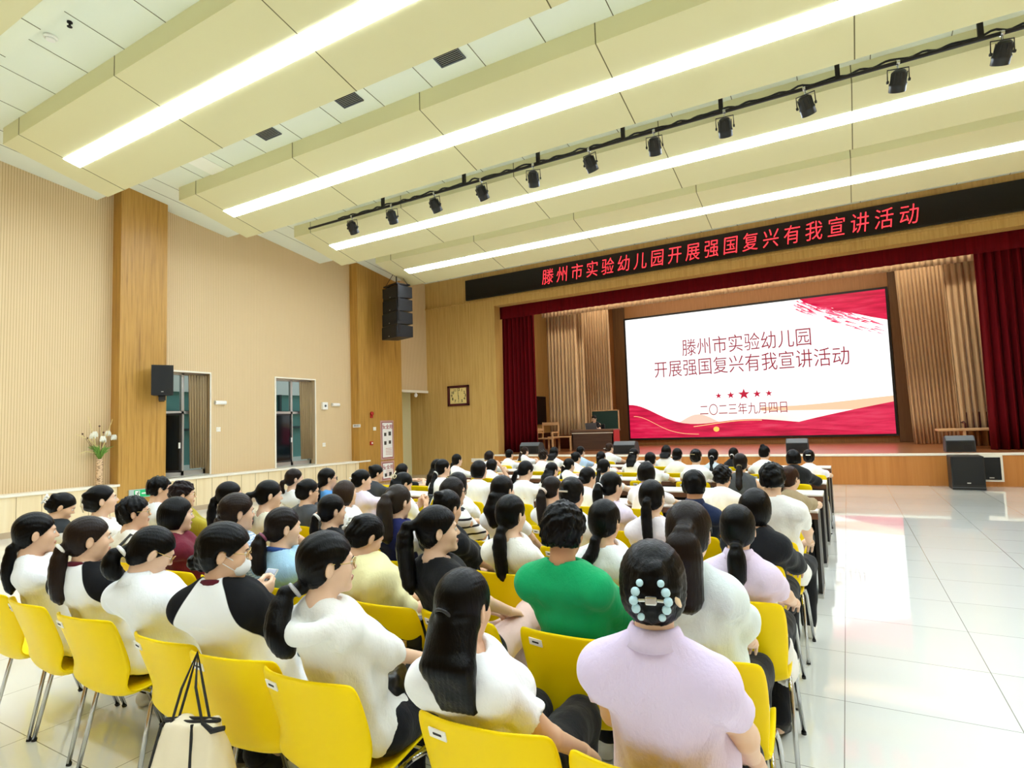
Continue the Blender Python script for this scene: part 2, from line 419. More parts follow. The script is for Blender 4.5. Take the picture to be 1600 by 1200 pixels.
# recessed bass loudspeaker panel in the apron
ya = apron(2.45)
g = G()
g.box2((2.02, ya-.03, .1), (2.72, ya+.06, .64)); t = thing('recessed_speaker', 'black speaker grille with cream frame set into the stage front', 'speaker', (0, 0, 0))
obj('frame', g, M['trimwhite'], t); g = G().box2((2.06, ya-.04, .14), (2.68, ya-.028, .6)); obj('grille', g, M['blackmat'], t)
g = G().box2((2.48, ya-.043, .17), (2.56, ya-.04, .19)); obj('badge', g, M['alu'], t)
# stage walls
g = G(); g.box2((OX0-.6, SB, 0), (OX1+.6, SB+.2, 7)); struct('wall_stage', g, M['back_wood'])
g = G(); g.box2((OX0-.75, YS+.3, 0), (OX0-.6, SB+.2, 7)); struct('wall_stage_left', g, M['wall_wood'])
g = G(); g.box2((OX1+.6, YS+.3, 0), (OX1+.75, SB+.2, 7)); struct('wall_stage_right', g, M['wall_wood'])
g = G(); g.box2((OX0-.75, YS+.35, 6.6), (OX1+.75, SB+.2, 6.8)); struct('ceiling_stage', g, mat('stage_ceiling', '#3A332C', .9))
# wood surround of the screen (side pilasters darker)
g = G(); g.box2((-7.55, SB-.16, ZST), (-7.12, SB, 6.2)); g.box2((1.36, SB-.16, ZST), (1.86, SB, 6.2)); struct('pilaster', g, wood('pilaster_wood', '#5B4024', '#6F4F2E', '#80603A'))

# ------------------------------------------------------------------ LED screen
SX0, SX1, SZ0, SZ1, SY = -7.05, 1.27, .95, 5.40, SB-.14
scr = thing('led_screen', 'large bright screen with red title, stars and red waves behind the stage', 'screen', (0, SY, 0))
g = G(); g.box2((SX0-.07, -.02, SZ0-.07), (SX1+.07, .14, SZ1+.07)); obj('bezel', g, M['black'], scr)
def emis(name, c, s=1.0): 
    m = mat(name, '#000000', .6, emit=c, es=s*SCREEN); return m
mw = mat('screen_white', '#000000', .5, emit='#FFFFFF', es=SCREEN); t = NT(mw)
n1 = t.noise(t.coords((.5, 1, 1.2)), .8, 4, .55)
sepz = t.n('ShaderNodeSeparateXYZ'); tc = t.n('ShaderNodeTexCoord'); t.l(tc.outputs['Object'], sepz.inputs[0])
mr = t.n('ShaderNodeMapRange'); mr.inputs[1].default_value = 2.6; mr.inputs[2].default_value = 1.1; t.l(sepz.outputs[2], mr.inputs[0])
mu = t.n('ShaderNodeMath', operation='MULTIPLY'); t.l(n1, mu.inputs[0]); t.l(mr.outputs[0], mu.inputs[1])
t.l(t.ramp(mu.outputs[0], [(.12, '#FFFFFF'), (.42, '#FFE9D8'), (.62, '#F6BFA8')]), t.b.inputs['Emission Color'])
g = G().box2((SX0, -.03, SZ0), (SX1, -.02, SZ1)); face = obj('display', g, mw, scr)
W_, H_ = SX1-SX0, SZ1-SZ0
def pic(name, pts, m, dy): 
    """pts: (u, v) on the display, 0..1"""
    g = G().add([(SX0+u*W_, dy, SZ0+v*H_) for u, v in pts], [tuple(range(len(pts)))])
    bm = bmesh.new(); vs = [bm.verts.new(q) for q in g.v]; bm.faces.new(vs); bmesh.ops.triangulate(bm, faces=bm.faces[:]); bm.verts.index_update()
    o = mesh_obj(name, [v.co[:] for v in bm.verts], [[v.index for v in f.verts] for f in bm.faces], m, scr); bm.free(); return o
def wave_mat(name, c0, c1, ang):
    m = mat(name, '#000000', .5, emit=c0, es=SCREEN*.72); t = NT(m)
    w = t.noise(t.coords((.35, 1, 3), rot=(0, ang, 0)), 2.2, 5, .6); t.l(t.ramp(w, [(.35, c1), (.55, c0), (.7, '#F2486A')]), t.b.inputs['Emission Color']); return m
def curve(fn, n=60, u0=0., u1=1.): return [(u0+(u1-u0)*k/n, fn(u0+(u1-u0)*k/n)) for k in range(n+1)]
w1 = lambda u: .185-.35*u+.62*u*u if u < .42 else .148+.012*math.sin((u-.42)*9)-.12*max(0, u-.6)
w1f = lambda u: .205*math.exp(-(u/.17)**2)+.075+.055*math.exp(-((u-.5)/.2)**2)
w2f = lambda u: max(.0, .06+.16*((u-.62)/.38)**.8*1.0) if u > .62 else 0
pic('wave', curve(lambda u: .20+.015*math.sin(u*7)+.05*u, 40, .55, 1.)+[(1., .17), (.55, .19)], emis('screen_peach', '#F3C9A4', .9), -.0310)
pic('wave', curve(lambda u: .07+.11*math.exp(-((u-.3)/.09)**2), 40, .2, .42)+[(.42, .05), (.2, .05)], emis('screen_peach2', '#F3C7B4', .95), -.0312)
pic('wave', [(0, 0)]+curve(w1f)+[(1, 0)], wave_mat('screen_red', '#EA1A50', '#C00C3C', .25), -.0316)
pic('wave', curve(w2f, 40, .625, 1.)+[(1, .0), (.95, .02), (.8, .035)], wave_mat('screen_red_light', '#F0305C', '#D01444', -.3), -.0322)
gl = emis('screen_gold', '#FFC48A', 1.0)
pic('highlight', [(u, v+.006) for u, v in curve(lambda u: .075+.055*math.exp(-((u-.5)/.2)**2)-.01, 40, .28, .55)]+[(u, v) for u, v in reversed(curve(lambda u: .075+.055*math.exp(-((u-.5)/.2)**2)-.01, 40, .28, .55))], gl, -.0326)
pic('highlight', [(u, v+.004) for u, v in curve(lambda u: .16*math.exp(-((u-.02)/.13)**2)+.02, 40, .02, .3)]+list(reversed(curve(lambda u: .16*math.exp(-((u-.02)/.13)**2)+.02, 40, .02, .3))), gl, -.0327)
pic('sun', [(.372+.012*math.cos(a*.5236), .06+.02*math.sin(a*.5236)) for a in range(12)], emis('screen_sun', '#FFB050', 1.3), -.0330)
# brushed red corner
bm2 = wave_mat('screen_red2', '#EE1A50', '#C80A3A', .35)
pic('brush_stroke', [(.715, 1.0), (.75, .977), (.735, .966), (.785, .943), (.775, .93), (.83, .907), (.82, .892), (.87, .872), (.905, .846), (.93, .838), (.95, .815), (1.0, .785), (1, 1)], bm2, -.0318)
for k in range(110):
    t_ = rnd.random(); d_ = rnd.random()**1.6; l = .03+.05*rnd.random(); w_ = .0015+.004*rnd.random()*(1-d_)
    def C_(t): return (.69+.31*t, 1.0-.05*t-.215*t**.75)
    (a0, b0), (a1, b1) = C_(t_), C_(min(1, t_+l*2)); off = .035-.10*d_
    if b0+off > .998 or a1 > .999: continue
    pic('brush_fleck', [(a0, b0+off), (a1, b1+off), (a1-.004, b1+off+w_*2), (a0+.006, b0+off+w_*2)], emis('screen_fleck%d' % (k % 3), ('#EE3A64', '#F58CA6', '#E82A58')[k % 3], .85), -.0317)
tm = emis('screen_text_red', '#B23048', .6)
def stext(s, uc, vc, uw, hgt):
    o = lettering(s, 1.0, scr, tm, FACE, Vector((0, 0, 0)), offset=-.002)
    xs_ = [v.co.x for v in o.data.vertices]; zs_ = [v.co.z for v in o.data.vertices]
    kx = uw*W_/(max(xs_)-min(xs_)); kz = hgt*H_/(max(zs_)-min(zs_)); cx_ = (max(xs_)+min(xs_))/2; cz_ = (max(zs_)+min(zs_))/2
    for v in o.data.vertices: v.co = Vector(((v.co.x-cx_)*kx+SX0+uc*W_, -.0335, (v.co.z-cz_)*kz+SZ0+vc*H_))
    return o
def uv_of(px, py):
    p = on_y(px, py, SY); return ((p[0]-SX0)/W_, (p[2]-SZ0)/H_)
def place_text(s, L, Rr, h):
    (u0, v0), (u1, v1) = uv_of(*L), uv_of(*Rr); stext(s, (u0+u1)/2, (v0+v1)/2, u1-u0, h)
place_text('滕州市实验幼儿园', (1066, 543), (1267, 526), .135)
place_text('开展强国复兴有我宣讲活动', (1023, 577), (1327, 556), .135)
place_text('二〇二三年九月四日', (1094, 641), (1230, 635), .088)
for (px, py, r) in ((1123, 618.5, .11), (1142, 617.5, .13), (1162.5, 616, .20), (1183, 615.5, .135), (1201.5, 614.5, .115)):
    u, v = uv_of(px, py)
    st_ = [(SX0+u*W_, -.0335, SZ0+v*H_)]+[(SX0+u*W_+(r if k % 2 == 0 else r*.40)*math.sin(k*math.pi/5), -.0335, SZ0+v*H_+(r if k % 2 == 0 else r*.40)*math.cos(k*math.pi/5)) for k in range(10)]
    mesh_obj('star', st_, [(0, 1+k, 1+(k+1) % 10) for k in range(10)], emis('screen_star', '#E01B45', .6), scr)

# red message board above the stage
lb = thing('led_message_board', 'long black message board with glowing red characters above the stage', 'sign', (0, YS-.09, 0))
g = G(); g.box2((-10.7, 0, 5.755), (5.0, .085, 6.42)); obj('casing', g, M['black'], lb)
g = G(); g.box2((-10.66, -.006, 5.78), (4.96, 0, 6.395)); obj('panel', g, mat('led_panel_black', '#080A09', .3), lb)
lm = mat('led_red', '#000000', .5, emit='#FF3540', es=2.2)
o = lettering('滕州市实验幼儿园开展强国复兴有我宣讲活动', 1.0, lb, lm, FACE, Vector((0, 0, 0)), space=1.42, offset=-.006)
xs_ = [v.co.x for v in o.data.vertices]; zs_ = [v.co.z for v in o.data.vertices]; x0_, x1_ = min(xs_), max(xs_); zc = (min(zs_)+max(zs_))/2
kx = (1.70+7.83)/(x1_-x0_); kz = .47/(max(zs_)-min(zs_))
for v in o.data.vertices: v.co = Vector(((v.co.x-x0_)*kx-7.83+(v.co.z-zc)*.05, -.010, (v.co.z-zc)*kz+6.085+.0*(v.co.x)))

# ------------------------------------------------------------------ stage curtains
def drape(name, x0, x1, y, z0, z1, folds, depth, m, label, cat='curtain', group=None, gather=1., lean=0., n=None, seed=0):
    rr = random.Random(seed); n = n or folds*8; ph = [rr.uniform(-.6, .6) for _ in range(folds+2)]
    P = []
    for q in range(9):
        h = q/8; row = []
        for k in range(n+1):
            u = k/n; a = u*folds; j = int(a); p_ = ph[j]*(1-(a-j))+ph[j+1]*(a-j)
            x = x0+(x1-x0)*(.5+(u-.5)*(1+(gather-1)*h))+lean*h
            amp = depth*(.35+.65*h)*(1+.35*math.sin(p_*7))
            row.append((x+.15*amp*math.sin(4*math.pi*a+p_*3), y+amp*math.sin(2*math.pi*a+p_*1.5*h), z1+(z0-z1)*h))
        P.append(row)
    o = obj(name, G().grid(P), m, None, True)
    md = o.modifiers.new('s', 'SOLIDIFY'); md.thickness = .012
    return tag(o, label, cat, group)
drape('stage_curtain', -9.72, -8.55, YS+.62, ZST+.01, 6.6, 8, .11, M['red_curtain'], 'dark red velvet curtain hanging at the left end of the stage', seed=1, gather=1.06)
drape('stage_curtain', 2.72, 4.5, YS+.62, ZST+.01, 6.6, 11, .11, M['red_curtain'], 'dark red velvet curtain hanging at the right end of the stage', seed=2, gather=1.0)
drape('stage_valance', OX0-.3, OX1+.3, YS+.45, 5.08, 6.6, 70, .02, M['red_curtain'], 'dark red valance across the top of the stage opening', 'curtain', seed=3, n=420)
drape('stage_valance', -8.95, 3.05, 17.9, 5.25, 6.6, 90, .025, M['beige_curtain'], 'pleated beige valance behind the red one', 'curtain', seed=4, n=540)
drape('backdrop_curtain', -8.95, -7.83, 18.2, ZST+.5, 6.6, 9, .06, M['beige_curtain'], 'beige curtain beside the red one, left of the podium', seed=5)
drape('backdrop_curtain', -8.30, -7.68, 18.45, ZST+.01, 6.6, 6, .05, M['beige_curtain'], 'narrow beige curtain touching the floor behind the wooden chair', seed=6)
drape('backdrop_curtain', -8.45, -7.2, 19.7, ZST+.01, 6.6, 13, .06, M['beige_curtain'], 'beige curtain behind the podium and chalkboard', seed=7)
drape('backdrop_curtain', 1.42, 2.62, 19.7, ZST+.01, 6.6, 13, .06, M['beige_curtain'], 'beige curtain right of the screen, farther back', seed=8, gather=.92, lean=.12)
drape('backdrop_curtain', 2.33, 3.25, 18.2, ZST+.01, 6.6, 7, .07, M['beige_curtain'], 'beige curtain beside the right red curtain', seed=9, lean=.1)

# stage battens above, out of sight behind the valances
for (y, z, lab, e) in ((17.15, 6.485, 'long stage batten light hidden behind the red valance', 42.), (19.0, 6.485, 'long stage batten light above the screen curtains', 26.)):
    t = thing('stage_batten_light', lab, 'light', (-2.8, y, z))
    g = G().box2((-5.6, -.12, 0), (5.6, .12, .1)); obj('housing', g, M['black'], t)
    g = G().box2((-5.5, -.1, -.015), (5.5, .1, 0)); obj('diffuser', g, mat('batten_%d' % int(y), '#FFFFFF', .5, emit='#FFF1DC', es=e), t)
# ================================================================== FITTINGS
# spotlight bar with eleven par cans
bar = thing('lighting_bar', 'black lighting bar hanging across the ceiling with spotlights clamped on', 'lighting bar', (0, 9.0, 6.2))
g = G(); g.tube([(-10.32, 0, 0), (5.2, 0, .0)], .026, 10); obj('pipe', g, M['darkmetal'], bar)
g = G(); g.tube([(-9.4+.05*k, .012*math.sin(k*1.3), .035+.012*math.sin(k*.9)+.02*max(0, math.sin(k*.2856))**6) for k in range(280)], .015, 6)
obj('cable', g, M['rubber'], bar)
for x in (-8.1, -6.05, -4.46, -2.89, -1.35, .19, 1.75, 3.3):
    g = G(); g.box((x, 0, .14), (.06, .05, .3)); obj('hanger', g, M['darkmetal'], bar)
def spot(loc, rz):
    t = thing('spotlight', '', 'spotlight', loc, rz, 'spotlights on the bar')
    tilt = RX(math.radians(-32))           # aims down towards the stage (+Y)
    Rm = Matrix.Rotation(math.radians(38), 3, 'X')
    c = Vector((0, .02, -.24))
    g = G(); prof = [(.055, .135), (.075, .12), (.088, .06), (.095, .02), (.098, -.02), (.104, -.03), (.104, -.05), (.098, -.06), (.1, -.13), (.092, -.13), (.085, -.06)]
    g.lathe(prof, 18, c, Rm)
    for k in range(8):
        a = k*math.pi/4; g.box(c+Rm @ Vector((.092*math.cos(a), .092*math.sin(a), .03)), (.012, .012, .15), Rm)
    obj('can', g, M['black'], t, True, auto=.6)
    g = G(); g.tube([(-.125, .02, -.24), (-.125, 0, -.085), (.125, 0, -.085), (.125, .02, -.24)], .008, 6); obj('yoke', g, M['darkmetal'], t)
    for s in (-1, 1):
        g = G(); g.lathe([(.02, -.012), (.022, 0), (.02, .012)], 8, (s*.125, .02, -.24), RY(math.pi/2)); obj('knob', g, M['black'], t)
    g = G(); g.tube([(0, 0, -.085), (0, 0, -.03)], .012, 8); g.lathe([(.036, -.02), (.038, 0), (.036, .02)], 12, (0, 0, 0), RY(math.pi/2)); obj('clamp', g, M['chrome'], t)
    return t
sx = [-8.985, -7.865, -6.76, -5.665, -4.566, -3.489, -2.382, -1.309, -.22, .878, 1.95]
sn = ['first', 'second', 'third', 'fourth', 'fifth', 'sixth', 'seventh', 'eighth', 'ninth', 'tenth']
s0 = None
for i, x in enumerate(sx):
    lab = 'black spotlight clamped to the lighting bar, ' + ('at its far left end' if i == 0 else 'farthest right, nearest the camera' if i == 10 else '%s from its left end' % sn[i])
    rz = rnd.uniform(-.35, .35)
    if s0 is None: s0 = spot((x, 9, 6.2), rz); s0['label'] = lab
    else: dup(s0, (x, 9, 6.2), rz, lab)

# ceiling vents and detectors
def on_bay(px, py, yn):
    r = ray(px, py); t = (6.52+.14*yn-CAMZ)/(r[2]+.14*r[1]); return np.array([0, 0, CAMZ])+r*t
tilt = RX(-math.atan(.14))
for (px, py), lab in (((416, 206), 'farthest from the camera'), ((542, 153), 'middle one of the three'), ((699, 86), 'nearest the camera')):
    p = on_bay(px, py, 6.53); t = thing('ceiling_vent', 'grey grille vent in the white ceiling strip, ' + lab, 'vent', tuple(p), 0, 'ceiling vents')
    t.rotation_euler.x = -math.atan(.14)
    g = G()
    for a, b, c_, d_ in ((-.2, .2, -.15, -.13), (-.2, .2, .13, .15), (-.2, -.18, -.15, .15), (.18, .2, -.15, .15)): g.box2((a, c_, -.02), (b, d_, .0))
    obj('frame', g, M['grey'], t)
    g = G()
    for k in range(9): g.box((0, -.116+.029*k, -.008), (.37, .016, .004), RX(.5))
    obj('slat', g, mat('vent_slat', '#A9AAA5', .5, .4), t); g = G().box((0, 0, .0), (.38, .28, .004)); obj('backing', g, M['blackmat'], t)
p = on_bay(79, 57, 3.76); t = thing('smoke_detector', 'round white smoke detector in the upper left ceiling', 'smoke detector', tuple(p))
g = G().lathe([(.075, 0), (.075, -.02), (.055, -.035), (.05, -.05), (.0, -.055)], 20); obj('base', g, M['white'], t, True, auto=.6)
g = G().lathe([(.056, -.03), (.056, -.036), (.05, -.038)], 20); obj('ring', g, M['grey'], t)
p = on_bay(109, 34, 3.76); t = thing('sprinkler', 'small black sprinkler head beside the smoke detector', 'sprinkler', tuple(p))
g = G().lathe([(.03, 0), (.03, -.015), (.012, -.02), (.012, -.06)], 12); obj('stem', g, M['blackmat'], t); g = G().lathe([(.028, -.06), (.028, -.066), (.0, -.066)], 12); obj('cap', g, M['blackmat'], t)
p = on_bay(320, 257, 6.53); t = tag(obj('access_panel', G().box((0, 0, -.006), (.42, .62, .012), tilt), mat('access_panel', '#FFFFF4', .7), loc=tuple(p)), 'plain white access panel in the white ceiling strip above the column', 'panel')

# wall loudspeaker on the near column
t = thing('wall_speaker', 'black loudspeaker on a bracket on the near wooden column', 'speaker', (COLX+.28, 6.62, 2.72), -math.radians(118))
g = G(); g.prism([(-.19, .15), (.19, .15), (.13, -.15), (-.13, -.15)], 'z', -.3, .3); obj('cabinet', g, M['black'], t)
g = G(); g.box2((-.18, .15, -.28), (.18, .158, .28)); obj('grille', g, M['blackmat'], t)
g = G(); g.box2((-.02, .158, -.24), (.02, .161, -.225)); obj('badge', g, M['alu'], t)
g = G(); g.box2((-.06, -.1, -.4), (.06, .06, -.3)); g.tube([(0, -.02, -.36), (0, -.28, -.36)], .02, 8); g.box((0, -.28, -.33), (.1, .02, .16)); obj('bracket', g, M['black'], t)
# line array
t = thing('line_array_speaker', 'stack of four black line array speakers hanging beside the far column', 'speaker', (-11.36, 12.86, 4.22), -math.radians(16))
for k in range(4):
    g = G(); z0 = .385*k; yo = -.03*(3-k)*-.5
    g.prism([(-.05+.02*k, z0), (.5, z0+.03), (.5, z0+.35), (-.05+.02*k+.012, z0+.372)], 'x', -.4, .4)
    c = obj('cabinet', g, M['black'], t)
    g = G(); g.box2((-.38, -.062+.02*k, z0+.02), (.38, -.05+.02*k, z0+.35)); obj('grille', g, M['blackmat'], c)
    g = G(); g.box2((-.02, -.066+.02*k, z0+.05), (.02, -.06+.02*k, z0+.075)); obj('badge', g, M['alu'], c)
    g = G()
    for s in (-1, 1): g.box2((s*.4-.015, .0, z0+.1), (s*.4+.015, .06, z0+.38))
    obj('bracket', g, M['darkmetal'], c)
g = G(); g.box2((-.36, 0, 1.56), (.36, .08, 1.6)); g.box2((-.36, .38, 1.56), (.36, .46, 1.6))
for s in (-.3, .3): g.box2((s-.03, 0, 1.56), (s+.03, .46, 1.6))
obj('rigging_frame', g, M['darkmetal'], t)
g = G()
for a, b in (((-.3, .04), (-.05, .2)), ((.3, .04), (.05, .2)), ((-.3, .42), (-.05, .24)), ((.3, .42), (.05, .24))): g.tube([(a[0], a[1], 1.6), (b[0], b[1], 2.02)], .009, 6)
g.tube([(0, .22, 1.98), (0, .22, 2.28)], .014, 8); g.tube([(.05, .24, 2.0), (.16, .2, 2.1), (.1, .24, 2.25)], .012, 6); g.tube([(-.1, .24, 1.9), (-.03, .2, 2.15), (-.1, .24, 2.26)], .01, 6)
obj('chain', g, M['darkmetal'], t)

# wall lamps, switches, boxes on the left wall
for (y, lab) in ((8.24, 'right of the first window'), (11.71, 'right of the second window')):
    t = thing('wall_lamp', 'small white oblong emergency lamp on the wall ' + lab, 'lamp', (XW, y, 2.33))
    g = G(); g.tube([(.03, -.13, 0), (.03, .13, 0)], .045, 12); obj('diffuser', g, M['white'], t, True, auto=.7); g = G(); g.box2((0, -.13, -.03), (.03, .13, .03), .004); obj('base', g, M['white'], t)
t = thing('wall_lamp', 'white oblong lamp on the ribbed wall, cut by the left edge', 'lamp', (XW, 4.03, 2.32))
g = G(); g.tube([(.03, -.13, 0), (.03, .13, 0)], .045, 12); obj('diffuser', g, M['white'], t, True, auto=.7); g = G(); g.box2((0, -.13, -.03), (.03, .13, .03), .004); obj('base', g, M['white'], t)
t = thing('wall_box', 'square white control box beside the lamp right of the second window', 'box', (XW, 11.31, 2.29))
g = G(); g.box2((0, -.09, -.1), (.07, .09, .1), .01); obj('case', g, M['white'], t); g = G(); g.lathe([(.035, 0), (.03, .012), (.0, .012)], 14, (.07, 0, 0), RY(math.pi/2)); obj('dial', g, M['grey'], t)
def switch(x, y, z, w, h, n, lab, face='x'):
    t = thing('wall_switch', lab, 'switch', (x, y, z), 0 if face == 'x' else -math.pi/2)
    g = G(); g.box2((0, -w/2, -h/2), (.012, w/2, h/2), .003); obj('plate', g, M['white'], t)
    for k in range(n): g = G(); c = -w/2+(k+.5)*w/n; g.box2((.012, c-w/n*.34, -h*.3), (.017, c+w/n*.34, h*.3)); obj('rocker', g, M['trimwhite'], t)
switch(XW, 8.21, 1.72, .1, .1, 2, 'white wall switch below the lamp right of the first window')
switch(XW, 11.30, 1.23, .1, .1, 2, 'white wall switch below the lamp right of the second window')
switch(COLX, 12.96, 1.62, .12, .1, 2, 'white switch plate on the far column left of the posters')
switch(-10.45, YS, .49, .5, .12, 4, 'wide white socket plate low on the yellow wooden wall', 'y')
# alarm sounder and call point on the far column
t = thing('alarm_sounder', 'red alarm sounder on the far wooden column', 'alarm', (COLX, 12.83, 2.07))
g = G().lathe([(.05, 0), (.06, .02), (.055, .06), (.03, .075), (.0, .078)], 16, (0, 0, 0), RY(math.pi/2)); obj('housing', g, M['red'], t, True, auto=.6); g = G().box2((0, -.05, -.13), (.03, .05, -.05), .006); obj('base', g, M['red'], t)
t = thing('call_point', 'small red call button under the alarm on the far column', 'alarm', (COLX, 12.81, 1.2))
g = G().box2((0, -.055, -.055), (.04, .055, .055), .01); obj('housing', g, M['red'], t); g = G().lathe([(.03, 0), (.028, .012), (0, .014)], 14, (.04, 0, .0), RY(math.pi/2)); obj('button', g, M['white'], t)
# name plate on the near face of the far column
t = thing('wall_sign', 'small white sign with four dark characters on the far column', 'sign', (-12.27, 12.33, 1.72))
g = G().box2((-.11, -.012, -.045), (.18, 0, .045)); obj('plate', g, M['paper'], t)
lettering('消防设施', .058, t, M['black'], FACE, Vector((.035, -.0135, 0)), offset=.001)
# two framed posters on the far column
def poster(z0, z1, y0, y1, lab):
    t = thing('poster', lab, 'poster', (COLX, (y0+y1)/2, z0)); w, h = y1-y0, z1-z0
    g = G().box2((0, -w/2, 0), (.02, w/2, h), .004); obj('board', g, mat('poster_rose', '#C79C92', .4), t)
    g = G().box2((.02, -w/2+.05, .05), (.024, w/2-.05, h-.05)); obj('border', g, mat('poster_red', '#8A1E2C', .5), t)
    g = G().box2((.024, -w/2+.07, .07), (.026, w/2-.07, h-.07)); obj('sheet', g, M['paper'], t)
    lettering('安全用', .15, t, mat('ink_red', '#A12030', .6), FACEX, Vector((.0275, 0, h-.2)), offset=.002)
    g = G(); y = -w/2+.1
    for (yy, zz, a, b) in ((-.1, h-.42, .1, .1), (.1, h-.4, .11, .12), (-.1, h-.68, .1, .11), (.1, h-.66, .1, .1)):
        if zz > .1: g.box2((.026, yy-a/2, zz-b/2), (.0275, yy+a/2, zz+b/2))
    if g.v: obj('picture', g, mat('ink_dark', '#3A3532', .6), t)
    g = G()
    for k in range(5):
        zz = .15+.045*k
        if zz < h-.3: g.box2((.026, -w/2+.2, zz), (.0272, w/2-.1, zz+.012))
    if g.v: obj('text_lines', g, mat('ink_rose', '#C0756A', .6), t)
poster(.68, 1.86, 13.2, 13.78, 'tall white poster in a rose frame on the far column, the upper one')
poster(.05, .64, 13.2, 13.78, 'white poster in a rose frame on the far column, below the tall one')
# emergency exit sign
t = thing('exit_sign', 'green emergency exit sign low on the near wooden column', 'sign', (COLX, 6.36, .5))
g = G().box2((0, -.21, -.085), (.03, .21, .085), .006); obj('case', g, mat('sign_grey', '#B9C4BC', .4), t)
g = G().box2((.03, -.12, -.07), (.033, .2, .07)); obj('panel', g, mat('exit_green', '#1E9A5A', .4, emit='#1FA060', es=.5), t)
g = G(); W = .0345
g.box2((.033, -.1, -.05), (W, -.015, .055)); obj('doorway', g, M['paper'], t)
g = G(); g.ball((W, -.035, .035), (.002, .012, .012), 10)
for a, b in (((-.04, .02), (-.06, -.012)), ((-.06, -.012), (-.035, -.02)), ((-.035, -.02), (-.04, -.048)), ((-.06, -.012), (-.085, -.03)), ((-.045, .015), (-.075, .012)), ((-.045, .015), (-.02, .0))): g.tube([(W+.001, a[0], a[1]), (W+.001, b[0], b[1])], .006, 6)
obj('running_figure', g, mat('exit_green2', '#0E6A3C', .5), t)
g = G(); g.add([(W, .02, -.012), (W, .11, -.012), (W, .11, -.04), (W, .18, .0), (W, .11, .04), (W, .11, .012), (W, .02, .012)], [(0, 1, 2, 3, 4, 5, 6)]); obj('arrow', g, M['paper'], t)
# wall clock
t = thing('wall_clock', 'square dark red wall clock with pale face on the yellow wooden wall', 'clock', (-11.14, YS, 2.625))
g = G()
for a, b, c_, d_ in ((-.43, .43, -.34, -.26), (-.43, .43, .26, .34), (-.43, -.34, -.34, .34), (.34, .43, -.34, .34)): g.box2((a, -.06, c_), (b, 0, d_), .01)
obj('frame', g, M['maroon'], t)
g = G().box2((-.35, -.02, -.27), (.35, -.01, .27)); obj('dial', g, mat('clock_face', '#EBD48A', .5), t)
for k in range(12):
    a = math.radians(90-30*(k+1)); lettering(str(k+1), .12, t, mat('clock_ink', '#3B3418', .6), FACE, Vector((.275*math.cos(a), -.022, .205*math.sin(a))), 'numeral', offset=.004)
g = G(); g.box((0, -.026, -.06), (.02, .004, .15), RY(-.02)); obj('hour_hand', g, M['black'], t)
g = G(); g.box((-.01, -.03, .07), (.014, .004, .2), RY(-.05)); obj('minute_hand', g, M['black'], t)
# small fittings under the recess lintel
t = thing('emergency_lamp', 'small white lamp under the beige wall above the door', 'lamp', (XW-.06, 15.35, 2.78))
g = G().lathe([(.03, 0), (.03, -.02)], 12); obj('base', g, M['white'], t); g = G().ball((0, 0, -.08), (.06, .06, .07), 14); obj('bulb', g, M['white'], t, True)
# vase with dried flowers on the ledge
vx, vy, vz = XW+.17, 5.70, .715
t = thing('flower_vase', 'birch log vase of dried twigs and white flowers on the ledge', 'vase', (vx, vy, vz))
g = G().lathe([(.055, 0), (.06, .05), (.055, .2), (.058, .36), (.052, .5), (.046, .5), (.045, .4)], 14)
bm_ = mat('birch_bark', '#D8B48C', .8); tt = NT(bm_); nn = tt.noise(tt.coords((2, 2, 9)), 9, 3); tt.col(tt.ramp(nn, [(.4, '#6B4A2C'), (.47, '#DDB98F'), (1, '#E7CBA6')]))
obj('vase', g, bm_, t, True)
g = G()
for k in range(60):
    a = rnd.uniform(0, 6.28); l = rnd.uniform(.12, .3); s = rnd.uniform(.3, .9)
    p0 = Vector((0, 0, .48)); p1 = p0+Vector((math.cos(a)*l*s*.5, math.sin(a)*l*s*.5, l*.8)); p2 = p0+Vector((math.cos(a)*l*s, math.sin(a)*l*s, l))
    g.tube([p0, p1, p2], [.007, .012, .002], 4)
obj('leaf', g, mat('leaf_green', '#6F9A3A', .6), t, True)
g = G()
for (a, l, h) in ((.2, .1, .36), (1.7, .12, .46), (2.6, .15, .34), (4.4, .1, .42), (1.2, .2, .38), (5.6, .16, .45)):
    c = Vector((math.cos(a)*l*.6, math.sin(a)*l*1.2, .5+h))
    for q in range(6): b = q*1.047; g.ball(c+Vector((.03*math.cos(b), .03*math.sin(b), .02)), (.022, .022, .06), 8, RX(.4*math.sin(b)) @ RY(.4*math.cos(b)))
obj('flower', g, mat('petal_white', '#F4F3E6', .6), t, True)
g = G()
for (y, z, y2, z2) in ((-.02, .5, -.22, 1.3), (0, .5, .2, 1.25), (0, .6, .03, 1.15), (0, .7, -.42, .98), (-.1, .6, -.36, .62)):
    g.tube([(0, y*.3, z), (.02, (y+y2)/2, (z+z2)/2+.05), (.03, y2, z2)], [.007, .009, .004], 5)
obj('dry_reed', g, mat('dry_straw', '#DCC88A', .7), t)
g = G()
for (y, z) in ((-.02, 1.12), (-.3, .98), (-.22, .9), (.05, 1.0)): g.ball((.02, y, z), .018, 8); g.tube([(0, 0, .5), (.02, y, z)], .003, 4)
obj('seed_pod', g, mat('seed_brown', '#5A3A22', .7), t)

